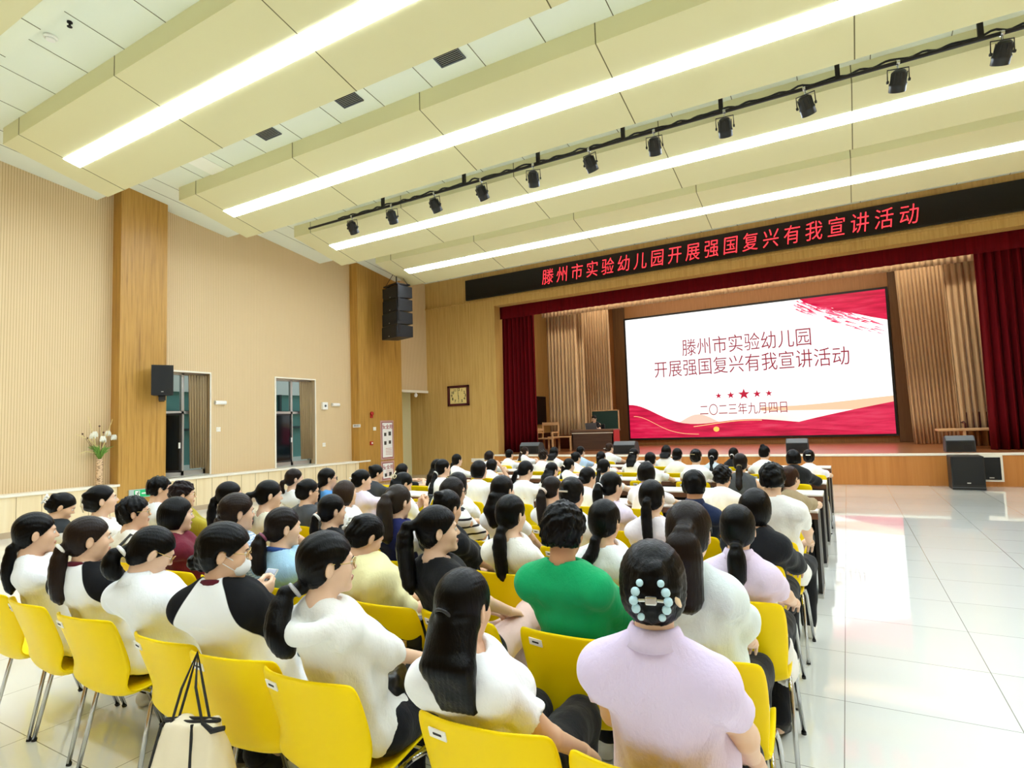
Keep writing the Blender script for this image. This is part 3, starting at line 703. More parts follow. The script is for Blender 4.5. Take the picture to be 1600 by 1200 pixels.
# ------------------------------------------------------------------ on and before the stage
def wedge(px0, px1, y, lab, rz=0):
    a = on_y(px0, 700, y)[0]; b = on_y(px1, 700, y)[0]; w = b-a
    t = thing('stage_monitor', lab, 'speaker', ((a+b)/2, y, ZST+.003), rz)
    g = G().prism([(0, 0), (.42, 0), (.42, .12), (.3, .32), (.1, .34), (0, .24)], 'x', -w/2, w/2); obj('cabinet', g, mat('monitor_grey', '#3A3E42', .6), t)
    g = G().prism([(-.004, .02), (-.004, .225), (.0, .23), (.0, .02)], 'x', -w/2+.02, w/2-.02); obj('back_panel', g, M['black'], t)
    g = G().prism([(.0, .245), (.1, .345), (.29, .325), (.29, .33), (.1, .35), (-.003, .248)], 'x', -w/2+.015, w/2-.015); obj('grille', g, mat('monitor_grille', '#6A727A', .5), t)
    g = G().box2((w*.1, -.012, .05), (w*.36, -.003, .15)); obj('connector_plate', g, M['rubber'], t)
wedge(812, 842, 15.85, 'black wedge monitor at the foot of the left red curtain')
wedge(958, 992, 15.62, 'grey wedge monitor on the stage edge right of the podium')
wedge(1228, 1263, 15.62, 'grey wedge monitor on the stage edge in front of the screen')
wedge(1478, 1525, 15.85, 'grey wedge monitor above the floor subwoofer')
t = thing('subwoofer', 'tall black subwoofer standing on the floor before the stage', 'speaker', (2.03, 14.9, 0))
g = G().box2((-.27, -.22, 0), (.27, .3, .67), .012); obj('cabinet', g, M['black'], t); g = G().box2((-.25, -.235, .1), (.25, -.22, .65)); obj('grille', g, M['blackmat'], t)
g = G().box2((-.03, -.24, .13), (.03, -.236, .15)); obj('badge', g, M['alu'], t); g = G().box2((-.27, -.23, .045), (.27, -.222, .055)); obj('seam', g, M['grey'], t)
# podium desk, laptop, chalkboard
pod = thing('podium_desk', 'dark brown podium desk on the stage with a laptop on top', 'desk', (-7.03, 17.3, ZST))
g = G().box2((-.7, 0, .0), (.7, .04, .62), .004); g.box2((-.7, 0, 0), (-.66, .6, .62)); g.box2((.66, 0, 0), (.7, .6, .62)); obj('panel', g, M['desk_wood'], pod)
g = G().box2((-.72, -.03, .62), (.72, .64, .68), .006); obj('desk_top', g, wood('podium_top', '#5C4130', '#75543F', '#8A6850', axis='X'), pod)
g = G().box2((-.7, -.012, .555), (.7, -.002, .58)); obj('moulding', g, M['trimwhite'], pod); g = G().box2((-.71, -.012, 0), (.71, .0, .05)); obj('plinth', g, M['desk_edge'], pod)
t = thing('laptop', 'grey laptop open on the podium desk', 'laptop', (-7.12, 17.5, ZST+.68))
g = G().box2((-.2, .0, 0), (.2, .26, .018), .004); obj('base', g, M['grey'], t); g = G().box((0, -.035, .105), (.38, .012, .21), RX(.25)); obj('lid', g, mat('laptop_lid', '#55575C', .35), t)
t = thing('red_box', 'small red box on the end of the podium desk', 'box', (-6.38, 17.34, ZST+.36)); 
bpy.data.objects.remove(t)
g = G().box2((-.012, 0, 0), (.012, .5, .5)); o = obj('red_banner', g, mat('red_cloth', '#B8222A', .7)); o.location = (-6.315, 17.32, ZST+.15); tag(o, 'small red cloth hanging on the right end of the podium desk', 'cloth')
t = thing('chalkboard', 'green chalkboard on a stand behind the podium', 'chalkboard', (-7.2, 18.95, ZST))
g = G().box2((-.47, 0, .66), (.47, .03, 1.28)); obj('board', g, M['green_board'], t)
g = G()
for a, b, c_, d_ in ((-.5, .5, .63, .66), (-.5, .5, 1.28, 1.31), (-.5, -.47, .63, 1.31), (.47, .5, .63, 1.31)): g.box2((a, -.01, c_), (b, .04, d_))
obj('frame', g, M['pale_wood'], t)
for s in (-1, 1): g = G(); g.box2((s*.44-.03, 0, 0), (s*.44+.03, .05, .66)); g.box2((s*.44-.03, -.2, 0), (s*.44+.03, .25, .04)); obj('leg', g, M['pale_wood'], t)
# pale wooden armchair and bench at the left of the stage
t = thing('wooden_armchair', 'pale wooden armchair at the left of the stage beside the red curtain', 'chair', (-8.62, 17.1, ZST))
g = G().box2((-.3, 0, .4), (.3, .55, .44), .006); obj('seat', g, M['pale_wood'], t)
for x in (-.28, .28):
    for y in (.02, .52): g = G().box2((x-.025, y-.025, 0), (x+.025, y+.025, .4 if y > .3 else .62)); obj('leg', g, M['pale_wood'], t)
    g = G().box2((x-.03, -.02, .6), (x+.03, .5, .635)); obj('armrest', g, M['pale_wood'], t)
g = G(); g.box((-.29, .3, .72), (.04, .5, .09), RX(.0)); g.box((-.3, .5, .68), (.04, .05, .55), RX(-.12)); g.box((.28, .5, .68), (.04, .05, .55), RX(-.12)); g.box((0, .52, .9), (.6, .03, .1), RX(-.12)); obj('backrest', g, M['pale_wood'], t)
t = thing('wooden_table', 'pale wooden table between the armchair and the podium', 'table', (-8.16, 17.45, ZST))
g = G().box2((-.42, -.2, .44), (.42, .3, .48), .005); obj('table_top', g, M['pale_wood'], t)
for x in (-.39, .39):
    for y in (-.17, .27): g = G().box2((x-.025, y-.025, 0), (x+.025, y+.025, .44)); obj('leg', g, M['pale_wood'], t)
t = thing('cabinet', 'low maroon cabinet behind the pale wooden table', 'cabinet', (-9.2, 19.0, ZST))
g = G().box2((-.75, 0, 0), (.75, .45, .58), .006); obj('body', g, M['maroon'], t)
for s in (-1, 1): g = G().box2((s*.37-.34, -.015, .05), (s*.37+.34, 0, .53)); d_ = obj('door', g, M['maroon'], t); g = G().box2((s*.06-.01, -.03, .28), (s*.06+.01, -.015, .36)); obj('handle', g, M['chrome'], d_)
t = thing('flat_screen', 'black flat panel on the side wall behind the left red curtain', 'screen', (-10.19, 19.85, 2.12), math.pi/2)
g = G().box2((-.62, 0, -.54), (.62, .06, .54), .008); obj('bezel', g, M['black'], t); g = G().box2((-.59, -.006, -.51), (.59, 0, .51)); obj('display', g, M['glass_dark'], t)
# wooden table and dark chair at the right of the stage
t = thing('wooden_table', 'pale wooden table before the right red curtain', 'table', (2.38, 17.3, ZST))
g = G().box2((-.52, -.25, .42), (.6, .35, .47), .005); obj('table_top', g, M['pale_wood'], t)
for x in (-.02, .56):
    for y in (-.2, .3): g = G().box2((x-.03, y-.03, 0), (x+.03, y+.03, .42)); obj('leg', g, M['pale_wood'], t)
t = thing('wooden_armchair', 'dark carved armchair behind the right wooden table', 'chair', (2.75, 17.75, ZST))
g = G().box2((-.3, 0, .4), (.3, .5, .46), .01); obj('seat', g, M['maroon'], t)
for x in (-.27, .27):
    for y in (.02, .48): g = G().box2((x-.025, y-.025, 0), (x+.025, y+.025, .4)); obj('leg', g, M['maroon'], t)
    g = G().tube([(x, .5, .6), (x, .2, .62), (x, .0, .58), (x, .02, .4)], .02, 8); obj('armrest', g, M['maroon'], t)
g = G().box2((-.29, .46, .46), (.29, .5, .85), .02); obj('backrest', g, M['maroon'], t)

# ------------------------------------------------------------------ chairs and desks
def shell_mesh():
    prof = [(.515, .40, .19), (.53, .42, .2), (.48, .442, .206), (.38, .436, .212), (.28, .422, .215), (.20, .413, .215), (.155, .415, .212), (.125, .436, .208), (.108, .48, .208), (.09, .545, .214), (.066, .62, .219), (.04, .69, .221), (.018, .75, .219), (.004, .786, .209), (-.004, .803, .187)]
    P = []; n = 16
    for (y, z, hw) in prof:
        row = []
        for k in range(n+1):
            u = -1+2*k/n; e = abs(u)**3.2; back = min(1, max(0, (z-.45)/.1))
            row.append((u*hw, y+e*(.055*back), z+e*(.03*(1-back))-(.012*(1-abs(u)**2)*(1-back)) + (-.012*abs(u)**6 if z > .795 else 0)))
        P.append(row)
    return G().grid(P)
def chair(loc, label):
    t = thing('stacking_chair', label, 'chair', loc, 0, 'yellow chairs of the audience')
    s = obj('seat_shell', shell_mesh(), M['yellow'], t, True)
    md = s.modifiers.new('thick', 'SOLIDIFY'); md.thickness = .012; md.offset = 0
    md = s.modifiers.new('sub', 'SUBSURF'); md.levels = 1; md.render_levels = 1
    g = G(); g.box((-.118, .0155, .752), (.06, .004, .03), RX(.32) @ RZ(-.14)); st = obj('label_plate', g, M['paper'], t); g = G(); g.box((-.118, .0132, .752), (.03, .002, .007), RX(.32) @ RZ(-.14)); obj('print', g, M['rubber'], st)
    for sx_ in (-1, 1):
        g = G(); g.tube([(sx_*.19, .33, .405), (sx_*.20, .27, .40), (sx_*.207, .235, .35), (sx_*.222, .16, .012)], .0105, 10); obj('leg', g, M['chrome'], t, True)
        g = G(); g.tube([(sx_*.19, .36, .405), (sx_*.20, .44, .40), (sx_*.207, .475, .35), (sx_*.222, .60, .012)], .0105, 10); obj('leg', g, M['chrome'], t, True)
        for y in (.16, .60):
            g = G(); g.tube([(sx_*.222, y, .0), (sx_*.2217, y+(.004 if y < .3 else -.006), .016)], .0122, 10); obj('foot_cap', g, M['rubber'], t)
    g = G()
    for sx_ in (-1, 1): g.tube([(sx_*.19, .25, .403), (sx_*.19, .45, .403)], .0105, 8)
    for y in (.25, .45): g.tube([(-.19, y, .403), (.19, y, .403)], .009, 8)
    obj('seat_frame', g, M['chrome'], t)
    return t
CH0 = None
def place_chair(x, y, label, rz=0.):
    global CH0
    if CH0 is None: CH0 = chair((x, y, 0), label); CH0.rotation_euler.z = rz; return CH0
    return dup(CH0, (x, y, 0), rz, label)
def desk(x0, x1, y, label):
    t = thing('desk', label, 'desk', ((x0+x1)/2, y, 0), 0, 'desks of the front rows'); w = (x1-x0)/2-.004
    g = G().box2((-w, .0, .722), (w, .42, .752), .004); obj('desk_top', g, M['desk_top'], t)
    g = G().box2((-w, -.004, .68), (w, .012, .735)); obj('edge', g, M['desk_edge'], t)
    g = G().box2((-w+.03, .36, .2), (w-.03, .38, .72)); obj('modesty_panel', g, M['desk_black'], t)
    g = G().box2((-w+.03, .03, .56), (w-.03, .36, .575)); obj('shelf', g, M['desk_black'], t)
    for s in (-1, 1):
        g = G(); g.box2((s*(w-.02)-.015, .04, .03), (s*(w-.02)+.015, .40, .72)); sp = obj('side_panel', g, M['desk_black'], t)
        g = G(); g.box2((s*(w-.02)-.02, .40, .03), (s*(w-.02)+.02, .418, .72)); g.box2((s*(w-.02)-.022, .0, .0), (s*(w-.02)+.022, .44, .03)); obj('metal_edge', g, M['alu'], sp)
    return t
# ================================================================== PEOPLE
def axis_pts(lo, hi, h, f0=None, f1=None, fh=None):
    if f0 is None or fh >= h: return np.arange(lo, hi+h, h, dtype=np.float32)
    f0, f1 = max(lo, f0), min(hi, f1)
    a = f0-np.arange(1, int((f0-lo)/h)+2)*h; b = np.arange(f0, f1+fh, fh); c = b[-1]+np.arange(1, int((hi-b[-1])/h)+2)*h if hi > b[-1] else np.array([])
    return np.concatenate([a[::-1], b, c]).astype(np.float32)
HS = .87          # head size against the modelling unit
class Field:
    def __init__(s, xs, ys, zs):
        s.ax = (xs, ys, zs); s.F = np.full((len(xs), len(ys), len(zs)), .3, np.float32)
    def blk(s, lo, hi):
        sl = tuple(slice(max(0, int(np.searchsorted(a, l))-1), int(np.searchsorted(a, h))+1) for a, l, h in zip(s.ax, lo, hi))
        return sl, s.ax[0][sl[0]][:, None, None], s.ax[1][sl[1]][None, :, None], s.ax[2][sl[2]][None, None, :]
    def put(s, sl, d, k, op):
        a = s.F[sl]
        if a.size == 0: return
        if op == 'u':
            h = np.clip(k-np.abs(a-d), 0, None)/k; s.F[sl] = np.minimum(a, d)-h*h*k*.25
        else:
            d = -d; h = np.clip(k-np.abs(a-d), 0, None)/k; s.F[sl] = np.maximum(a, d)+h*h*k*.25
    def rc(s, a, b, ra, rb, k=.02, op='u', sq=None):
        a = np.asarray(a, float); b = np.asarray(b, float); r = max(ra, rb)+k+.035
        sl, X, Y, Z = s.blk(np.minimum(a, b)-r, np.maximum(a, b)+r)
        ba = b-a; L = max(1e-9, ba@ba); px, py, pz = X-a[0], Y-a[1], Z-a[2]
        h = np.clip((px*ba[0]+py*ba[1]+pz*ba[2])/L, 0, 1)
        dx, dy, dz = px-h*ba[0], py-h*ba[1], pz-h*ba[2]
        if sq: dy = dy*sq
        s.put(sl, np.sqrt(dx*dx+dy*dy+dz*dz)-(ra+(rb-ra)*h), k, op); return s
    def chain(s, pts, rs, k=.015, sq=None):
        for i in range(len(pts)-1): s.rc(pts[i], pts[i+1], rs[i], rs[i+1], k, 'u', sq)
        return s
    def el(s, c, r, k=.02, op='u', R=None):
        c = np.asarray(c, float); r = np.asarray(r, float); m = r.max()+k+.035
        sl, X, Y, Z = s.blk(c-m, c+m); x, y, z = X-c[0], Y-c[1], Z-c[2]
        if R is not None: x, y, z = (R[0][0]*x+R[1][0]*y+R[2][0]*z, R[0][1]*x+R[1][1]*y+R[2][1]*z, R[0][2]*x+R[1][2]*y+R[2][2]*z)
        k0 = np.sqrt((x/r[0])**2+(y/r[1])**2+(z/r[2])**2); k1 = np.sqrt((x/r[0]**2)**2+(y/r[1]**2)**2+(z/r[2]**2)**2)
        s.put(sl, k0*(k0-1)/np.maximum(k1, 1e-6), k, op); return s
    def elh(s, c, r, k=.02, op='u', R=None): return s.el(c, [q*HS for q in r], k*HS, op, R)
    def rch(s, a, b, ra, rb, k=.02, op='u', sq=None): return s.rc(a, b, ra*HS, rb*HS, k*HS, op, sq)
    def xyz(s): return s.ax[0][:, None, None], s.ax[1][None, :, None], s.ax[2][None, None, :]
    def cut(s, d): s.F = np.maximum(s.F, d)
    def mesh(s, smooth=1):
        F = s.F; F[0] = F[-1] = .3; F[:, 0] = F[:, -1] = .3; F[:, :, 0] = F[:, :, -1] = .3
        I = F < 0; nx, ny, nz = F.shape
        cnt = np.zeros((nx-1, ny-1, nz-1), np.int8)
        for i in (0, 1):
            for j in (0, 1):
                for k in (0, 1): cnt += I[i:nx-1+i, j:ny-1+j, k:nz-1+k]
        act = (cnt > 0) & (cnt < 8); ii, jj, kk = np.nonzero(act); n = len(ii)
        idx = np.full(act.shape, -1, np.int32); idx[ii, jj, kk] = np.arange(n)
        co = [(i, j, k) for i in (0, 1) for j in (0, 1) for k in (0, 1)]
        V = np.stack([F[ii+i, jj+j, kk+k] for i, j, k in co], 1)
        acc = np.zeros((n, 3)); m = np.zeros(n)
        for a in range(8):
            for b in range(a+1, 8):
                df = [co[b][q]-co[a][q] for q in range(3)]
                if sum(abs(q) for q in df) != 1: continue
                x = (V[:, a] < 0) != (V[:, b] < 0); t = np.where(x, V[:, a]/np.where(x, V[:, a]-V[:, b], 1), 0)
                for q in range(3): acc[:, q] += np.where(x, co[a][q]+t*df[q], 0)
                m += x
        acc /= m[:, None]; ax = s.ax; P = np.empty((n, 3))
        for q, ind in enumerate((ii, jj, kk)):
            l = ax[q][ind]; P[:, q] = l+acc[:, q]*(ax[q][ind+1]-l)
        faces = []
        for q in range(3):
            A = I.take(range(0, I.shape[q]-1), q); B = I.take(range(1, I.shape[q]), q); c = A != B
            i, j, k = np.nonzero(c); e = [i, j, k]; o = [(q+1) % 3, (q+2) % 3]
            ok = (e[o[0]] > 0) & (e[o[1]] > 0) & (e[o[0]] < F.shape[o[0]]-1) & (e[o[1]] < F.shape[o[1]]-1)
            e = [z[ok] for z in e]; flip = A[i, j, k][ok]
            def cell(d0, d1):
                z = [e[0].copy(), e[1].copy(), e[2].copy()]; z[o[0]] -= d0; z[o[1]] -= d1; return idx[z[0], z[1], z[2]]
            Q = np.stack([cell(1, 1), cell(0, 1), cell(0, 0), cell(1, 0)], 1); Q[~flip] = Q[~flip][:, ::-1]; faces.append(Q)
        Q = np.concatenate(faces); Q = Q[(Q >= 0).all(1)]
        for _ in range(smooth):
            S = np.zeros_like(P); W = np.zeros(n)
            for a, b in ((0, 1), (1, 2), (2, 3), (3, 0)):
                for u, v in ((a, b), (b, a)):
                    for c in range(3): S[:, c] += np.bincount(Q[:, u], P[Q[:, v], c], n)
                    W += np.bincount(Q[:, u], minlength=n)
            P = P+.5*(S/np.maximum(W, 1)[:, None]-P)
        return P, Q
def np_obj(name, P, Q, mats, parent=None, mi=None):
    me = bpy.data.meshes.new(name); n, f = len(P), len(Q)
    me.vertices.add(n); me.vertices.foreach_set('co', np.asarray(P, np.float32).ravel())
    me.loops.add(f*4); me.loops.foreach_set('vertex_index', np.asarray(Q, np.int32).ravel())
    me.polygons.add(f); me.polygons.foreach_set('loop_start', np.arange(0, f*4, 4, dtype=np.int32))
    for m in (mats if isinstance(mats, list) else [mats]): me.materials.append(m)
    me.polygons.foreach_set('use_smooth', np.ones(f, bool))
    if mi is not None: me.polygons.foreach_set('material_index', np.asarray(mi, np.int32))
    me.update(calc_edges=True); me.validate()
    o = bpy.data.objects.new(name, me); COL.objects.link(o)
    if parent: o.parent = parent
    return o

# ---- materials of people
def cloth(c, weave=0):
    name = 'cloth_'+c.strip('#')
    if name in _M: return _M[name]
    m = mat(name, c, .85, spec=.2); t = NT(m); t.b.inputs['Sheen Weight'].default_value = .1
    n = t.noise(t.coords((9, 9, 5)), 1.6, 5, .62); t.bump(n, .5, .02); return m
def twotone(a, b):
    name = 'cloth_%s_%s' % (a.strip('#'), b.strip('#'))
    if name in _M: return _M[name]
    m = mat(name, a, .85, spec=.2); t = NT(m); x = t.n('ShaderNodeAttribute', attribute_name='mask'); t.col(t.ramp(x.outputs['Fac'], [(.0, a), (.003, b)]))
    t.bump(t.noise(t.coords((9, 9, 5)), 1.6, 5, .62), .35, .012); return m
def stripes(c, d, scale, axis='Z', name='stripes', thr=.75):
    if name in _M: return _M[name]
    m = mat(name, c, .85, spec=.2); t = NT(m); w = t.wave(t.coords(), scale, axis); t.col(t.ramp(w, [(thr, c), (thr+.04, d)])); return m
def checked(c, d, name):
    if name in _M: return _M[name]
    m = mat(name, c, .85, spec=.2); t = NT(m); a = t.wave(t.coords(), 22, 'Z'); b = t.wave(t.coords(), 22, 'X')
    x = t.n('ShaderNodeMath', operation='MAXIMUM'); t.l(a, x.inputs[0]); t.l(b, x.inputs[1]); t.col(t.ramp(x.outputs[0], [(.6, c), (.9, d)])); return m
def hairmat(c):
    name = 'hair_'+c.strip('#')
    if name in _M: return _M[name]
    m = mat(name, c, .31, spec=.16); t = NT(m); v = t.coords((60, 60, 6)); n = t.noise(v, 2.5, 4, .6); t.bump(n, .55, .004)
    n2 = t.noise(v, 1.3, 3); d_ = tuple(max(0, int(c[i:i+2], 16)*(.22 if int(c[1:3], 16) < 0x22 else .65)/255) for i in (1, 3, 5)); t.l(t.mix(t.ramp(n2, [(.3, '#000000'), (.8, '#777777')]), d_, tuple(int(c[i:i+2], 16)*.55/255 for i in (1, 3, 5))), t.b.inputs['Base Color'])
    t.b.inputs['Anisotropic'].default_value = .5
    return m
SKINS = [mat('skin_light', '#E3B998', .5, spec=.35), mat('skin_fair', '#E8C2A4', .5, spec=.35), mat('skin_tan', '#C9966F', .5, spec=.35)]
M['eye'] = mat('eye_white', '#EDE9E4', .2); M['iris'] = mat('eye_dark', '#1A110C', .15); M['brow'] = mat('brow_hair', '#241A14', .7)
M['lens'] = mat('glasses_frame', '#1C1A1A', .3); M['goldwire'] = mat('glasses_gold', '#B99A5A', .3, .8)

# ---- hands: one relaxed, one gripping, modelled once (right hand: thumb on -x side when palm faces down and fingers along +y)
def make_hand(curl, spread, tcurl):
    h = .0032; f = Field(axis_pts(-.075, .06, h), axis_pts(-.05, .2, h), axis_pts(-.11, .035, h))
    f.rc((0, -.035, 0), (0, .0, 0), .022, .022, .01, sq=None)
    kn = [(-.030, .082, 0), (-.010, .088, .003), (.010, .086, .002), (.028, .078, -.002)]
    for i, k in enumerate(kn): f.rc((k[0]*.55, .005, 0), k, .0165 if i else .017, .0118, .016)
    f.rc((-.018, .01, -.006), (-.030, .045, -.012), .016, .014, .014)
    for i, k in enumerate(kn):
        L = (.92, 1.02, .95, .76)[i]; a = 0.; p = np.array(k, float); sp = (-.12, -.03, .05, .14)[i]*spread
        for j, (l, r0, r1) in enumerate(((.042, .0095, .0086), (.026, .0086, .0078), (.021, .0078, .0064))):
            a += curl*(.9 if j == 0 else 1.1)*(1+.08*i); d = np.array((math.sin(sp)*math.cos(a), math.cos(a)*math.cos(sp), -math.sin(a)))
            q = p+d*l*L; f.rc(p, q, r0*(L**.3), r1*(L**.3), .004); p = q
    t0 = np.array((-.026, .022, -.008)); t1 = t0+np.array((-.026, .026, -.010-.008*tcurl)); t2 = t1+np.array((-.008+.014*tcurl, .030, -.010-.006*tcurl)); t3 = t2+np.array((.002+.014*tcurl, .024, -.008))
    f.chain([t0, t1, t2, t3], [.0145, .0118, .0105, .0085], .006)
    return f.mesh(1)
HANDS = {'relax': make_hand(.28, 1., .2), 'grip': make_hand(.72, .5, .8), 'flat': make_hand(.08, 1.2, .0)}
def make_shoe():
    f = Field(axis_pts(-.06, .06, .005), axis_pts(-.12, .2, .005), axis_pts(-.01, .13, .005))
    f.rc((0, -.05, .04), (0, .1, .033), .040, .038, .03); f.rc((0, .1, .033), (0, .14, .03), .04, .03, .02); f.rc((0, -.045, .05), (0, -.035, .10), .038, .034, .03)
    X, Y, Z = f.xyz(); f.cut(-Z+0*X+0*Y+.0); f.el((0, -.03, .12), (.026, .034, .04), .008, 's'); return f.mesh(1)
SHOE = make_shoe()
SHOE_ME = {}
def shoe(parent, loc, rz, rx, c):
    if c not in SHOE_ME:
        P, Q = SHOE; zc = P[Q].mean(1)[:, 2]
        o = np_obj('shoe', P, Q, [mat('shoe_'+c.strip('#'), c, .5), mat('sole_white' if c != '#161616' else 'sole_dark', '#E8E8E4' if c != '#161616' else '#0E0E0E', .6)], parent, (zc < .018).astype(int)); SHOE_ME[c] = o.data
    else:
        o = bpy.data.objects.new('shoe', SHOE_ME[c]); COL.objects.link(o); o.parent = parent
    o.location = loc; o.rotation_euler = (rx, 0, rz)

def ik(S, W, lu, lf, pole):
    S = np.asarray(S, float); W = np.asarray(W, float); d = W-S; L = np.linalg.norm(d); mx = (lu+lf)*.995
    if L > mx: W = S+d*mx/L; d = W-S; L = mx
    a = (lu*lu-lf*lf+L*L)/(2*L); h = math.sqrt(max(0, lu*lu-a*a)); u = d/L
    p = np.asarray(pole, float); p = p-u*(p@u); p /= np.linalg.norm(p)+1e-9
    return S+u*a+p*h, W
def noise3(X, Y, Z, seed, f0, n=5):
    r = np.random.RandomState(seed); o = 0
    for i in range(n):
        d = r.normal(size=3); d /= np.linalg.norm(d); o = o+np.sin((X*d[0]+Y*d[1]+Z*d[2])*f0*(1+.6*i)+r.uniform(0, 6.28))/(1+.5*i)
    return o

def person(sp, seed):
    """builds one seated person; sp: see the table below. Local frame: hip centre over the floor, +y is forward"""
    lod = sp['lod']; male = sp.get('male', False); rr = random.Random(seed)
    H = np.array(sp['H'], float); hy, hp, hr = [math.radians(a) for a in sp.get('look', (0, 0, 0))]
    Rh = np.array(RZ(hy) @ RX(-hp) @ RY(hr)); hl = lambda p: H+Rh @ (np.asarray(p, float)*HS)
    sw = sp.get('sw', .152 if male else .126); bw = sp.get('bw', 1.0 if male else .86)
    P0 = np.array((0, 0, .53))
    nk = Rh @ np.array((0, -.028, -.13)); nk = .5*nk+.5*np.array((0, -.032, -.132)); N = H+nk; N[0] *= .97
    def S(t): return P0*(1-t)+N*t+np.array((0, -.09 if sp.get('slouch') else .012, 0))*(4*t*(1-t))*.6
    sh = {s: N+np.array((s*sw, .012, -.072)) for s in (-1, 1)}
    arms = sp.get('arms', 'lap'); W = {}; E = {}; hp_ = {}
    for s in (-1, 1):
        a = arms if isinstance(arms, str) else arms[0 if s < 0 else 1]
        pole = (s*.55, -.35, -.75); hand = 'relax'
        if sp.get('pole'): pole = (s*sp['pole'][0], sp['pole'][1], sp['pole'][2])
        if a == 'lap': w = (s*.055, .30+.02*s, .615)
        elif a == 'thigh': w = (s*.12, .33, .60)
        elif a == 'desk': w = (s*.10, .42, .80); pole = (s*.9, -.1, -.4)
        elif a == 'phone': w = (s*.045+.03, .21, .83 if not isinstance(sp.get('phz'), float) else sp['phz']); hand = 'grip'; pole = (s*.22, .12, -1)
        elif a == 'chin': w = (s*.05, .22, 1.0 if H[2] > 1.0 else .95); hand = 'grip'; pole = (s*.4, .5, -.8)
        elif a == 'side': w = (s*.26, .08, .52); pole = (s*.3, -1, 0)
        elif a == 'out': w = (s*.2, .36, .60)
        else: w = a; 
        E[s], W[s] = ik(sh[s], w, .262, .225, pole); hp_[s] = hand
    leg = sp.get('legs', 'std'); K = {}; A = {}
    for s in (-1, 1):
        K[s] = np.array((s*.095, .42, .505)); A[s] = np.array((s*.09, .40, .085))
        if leg == 'back': A[s] = np.array((s*.085, .20, .10))
        if leg == 'cross' and s == 1: K[s] = np.array((.02, .43, .60)); A[s] = np.array((-.12, .52, .25))
        if leg == 'wide': K[s][0] = s*.15; A[s][0] = s*.14
    skin = SKINS[sp.get('skin', seed % 2)]
    # ---- body
    bb_lo = np.minimum.reduce([N-(.3, .3, 0), H-.17, P0-(.25, .22, .15), *W.values(), *E.values(), *K.values(), *A.values()])-np.array((.07, .07, .07))
    bb_hi = np.maximum.reduce([N+(.3, .2, 0), H+.17, P0+(.25, .2, 0), *W.values(), *E.values(), *K.values(), *A.values()])+np.array((.07, .12, .07)); bb_lo[2] = .0
    hc, hf = ((.011, .0046), (.014, .0062), (.018, .0085))[lod]
    f = Field(axis_pts(bb_lo[0], bb_hi[0], hc, H[0]-.105, H[0]+.105, hf), axis_pts(bb_lo[1], bb_hi[1], hc, H[1]-.125, H[1]+.135, hf), axis_pts(bb_lo[2], bb_hi[2], hc, H[2]-.15, H[2]+.13, hf))
    def torso(f, e, k, sleeve=None, sr=0., yk=0., waist=.0):
        f.el(S(.02)+np.array((0, .01, .0)), (.166*bw+e*1.7+waist*.3, .118+e*1.7, .10+e*1.7), k); f.el(S(.34), (.126*bw+e+waist, .084+e+waist*.5, .14+e), k); f.el(S(.68), (.142*bw+e, .086+e*.9, .16+e), k)
        f.rc(sh[-1]*.9+N*.1+np.array((0, -.012, -.012)), sh[1]*.9+N*.1+np.array((0, -.012, -.012)), .049+e, .049+e, k)
        for s in (-1, 1):
            f.rc(N+np.array((s*.03, -.004, -.012)), sh[s]+np.array((-s*.03, -.004, .008)), .034+e*.8+yk, .038+e, .03)
            if not male: f.el(S(.70)+np.array((s*.066, .085, -.01)), (.056+e, .05+e, .056+e), .05)
    torso(f, 0, .06)
    f.rc(N+np.array((0, .004, -.02)), hl((0, -.018, -.05)), .050, .044 if not male else .050, .025)
    for s in (-1, 1):
        f.rc(sh[s], E[s], .043*bw, .035*bw, .03); f.rc(E[s], W[s], .037*bw, .0235, .02)
        f.rc((s*.085, .03, .525), K[s], .082, .058, .04); f.rc(K[s], A[s], .052, .034, .03); f.rc(A[s]+(0, -.02, -.03), A[s]+(0, .12, -.052), .032, .026, .02)
    # head
    f.elh(hl((0, -.012, .025)), (.073, .092, .086), .02, 'u', Rh); f.elh(hl((0, .03, -.03)), (.058, .058, .082), .03, 'u', Rh); f.elh(hl((0, .042, -.074)), (.044, .044, .034), .03, 'u', Rh)
    for s in (-1, 1): f.elh(hl((s*.036, .055, -.028)), (.028, .03, .03), .025, 'u', Rh)
    f.rch(hl((-.03, .078, .024)), hl((.03, .078, .024)), .0125, .0125, .02)
    for s in (-1, 1): f.elh(hl((s*.031, .1, .003)), (.017, .012, .010), .012, 's', Rh)
    f.rch(hl((0, .086, .01)), hl((0, .106, -.022)), .007, .0105, .012)
    for s in (-1, 1): f.elh(hl((s*.010, .096, -.027)), (.008, .009, .007), .006, 'u', Rh)
    f.elh(hl((0, .0935, -.056)), (.021, .0115, .0062), .006, 'u', Rh); f.elh(hl((0, .0915, -.0665)), (.017, .011, .0072), .006, 'u', Rh); f.elh(hl((0, .082, -.098)), (.02, .018, .016), .022, 'u', Rh)
    for s in (-1, 1):
        Re = Rh @ np.array(RZ(s*.35) @ RX(-.15)); f.elh(hl((s*.079, -.008, -.012)), (.009, .020, .032), .006, 'u', Re); f.elh(hl((s*.088, -.003, -.008)), (.007, .010, .017), .005, 's', Re)
    P, Q = f.mesh(1)
    C = P[Q].mean(1); ql = (C-H) @ Rh/HS; lip = ((ql[:, 0]/.021)**2+((ql[:, 1]-.0935)/.014)**2+((ql[:, 2]+.061)/.0125)**2) < 1
    mi = lip.astype(int)
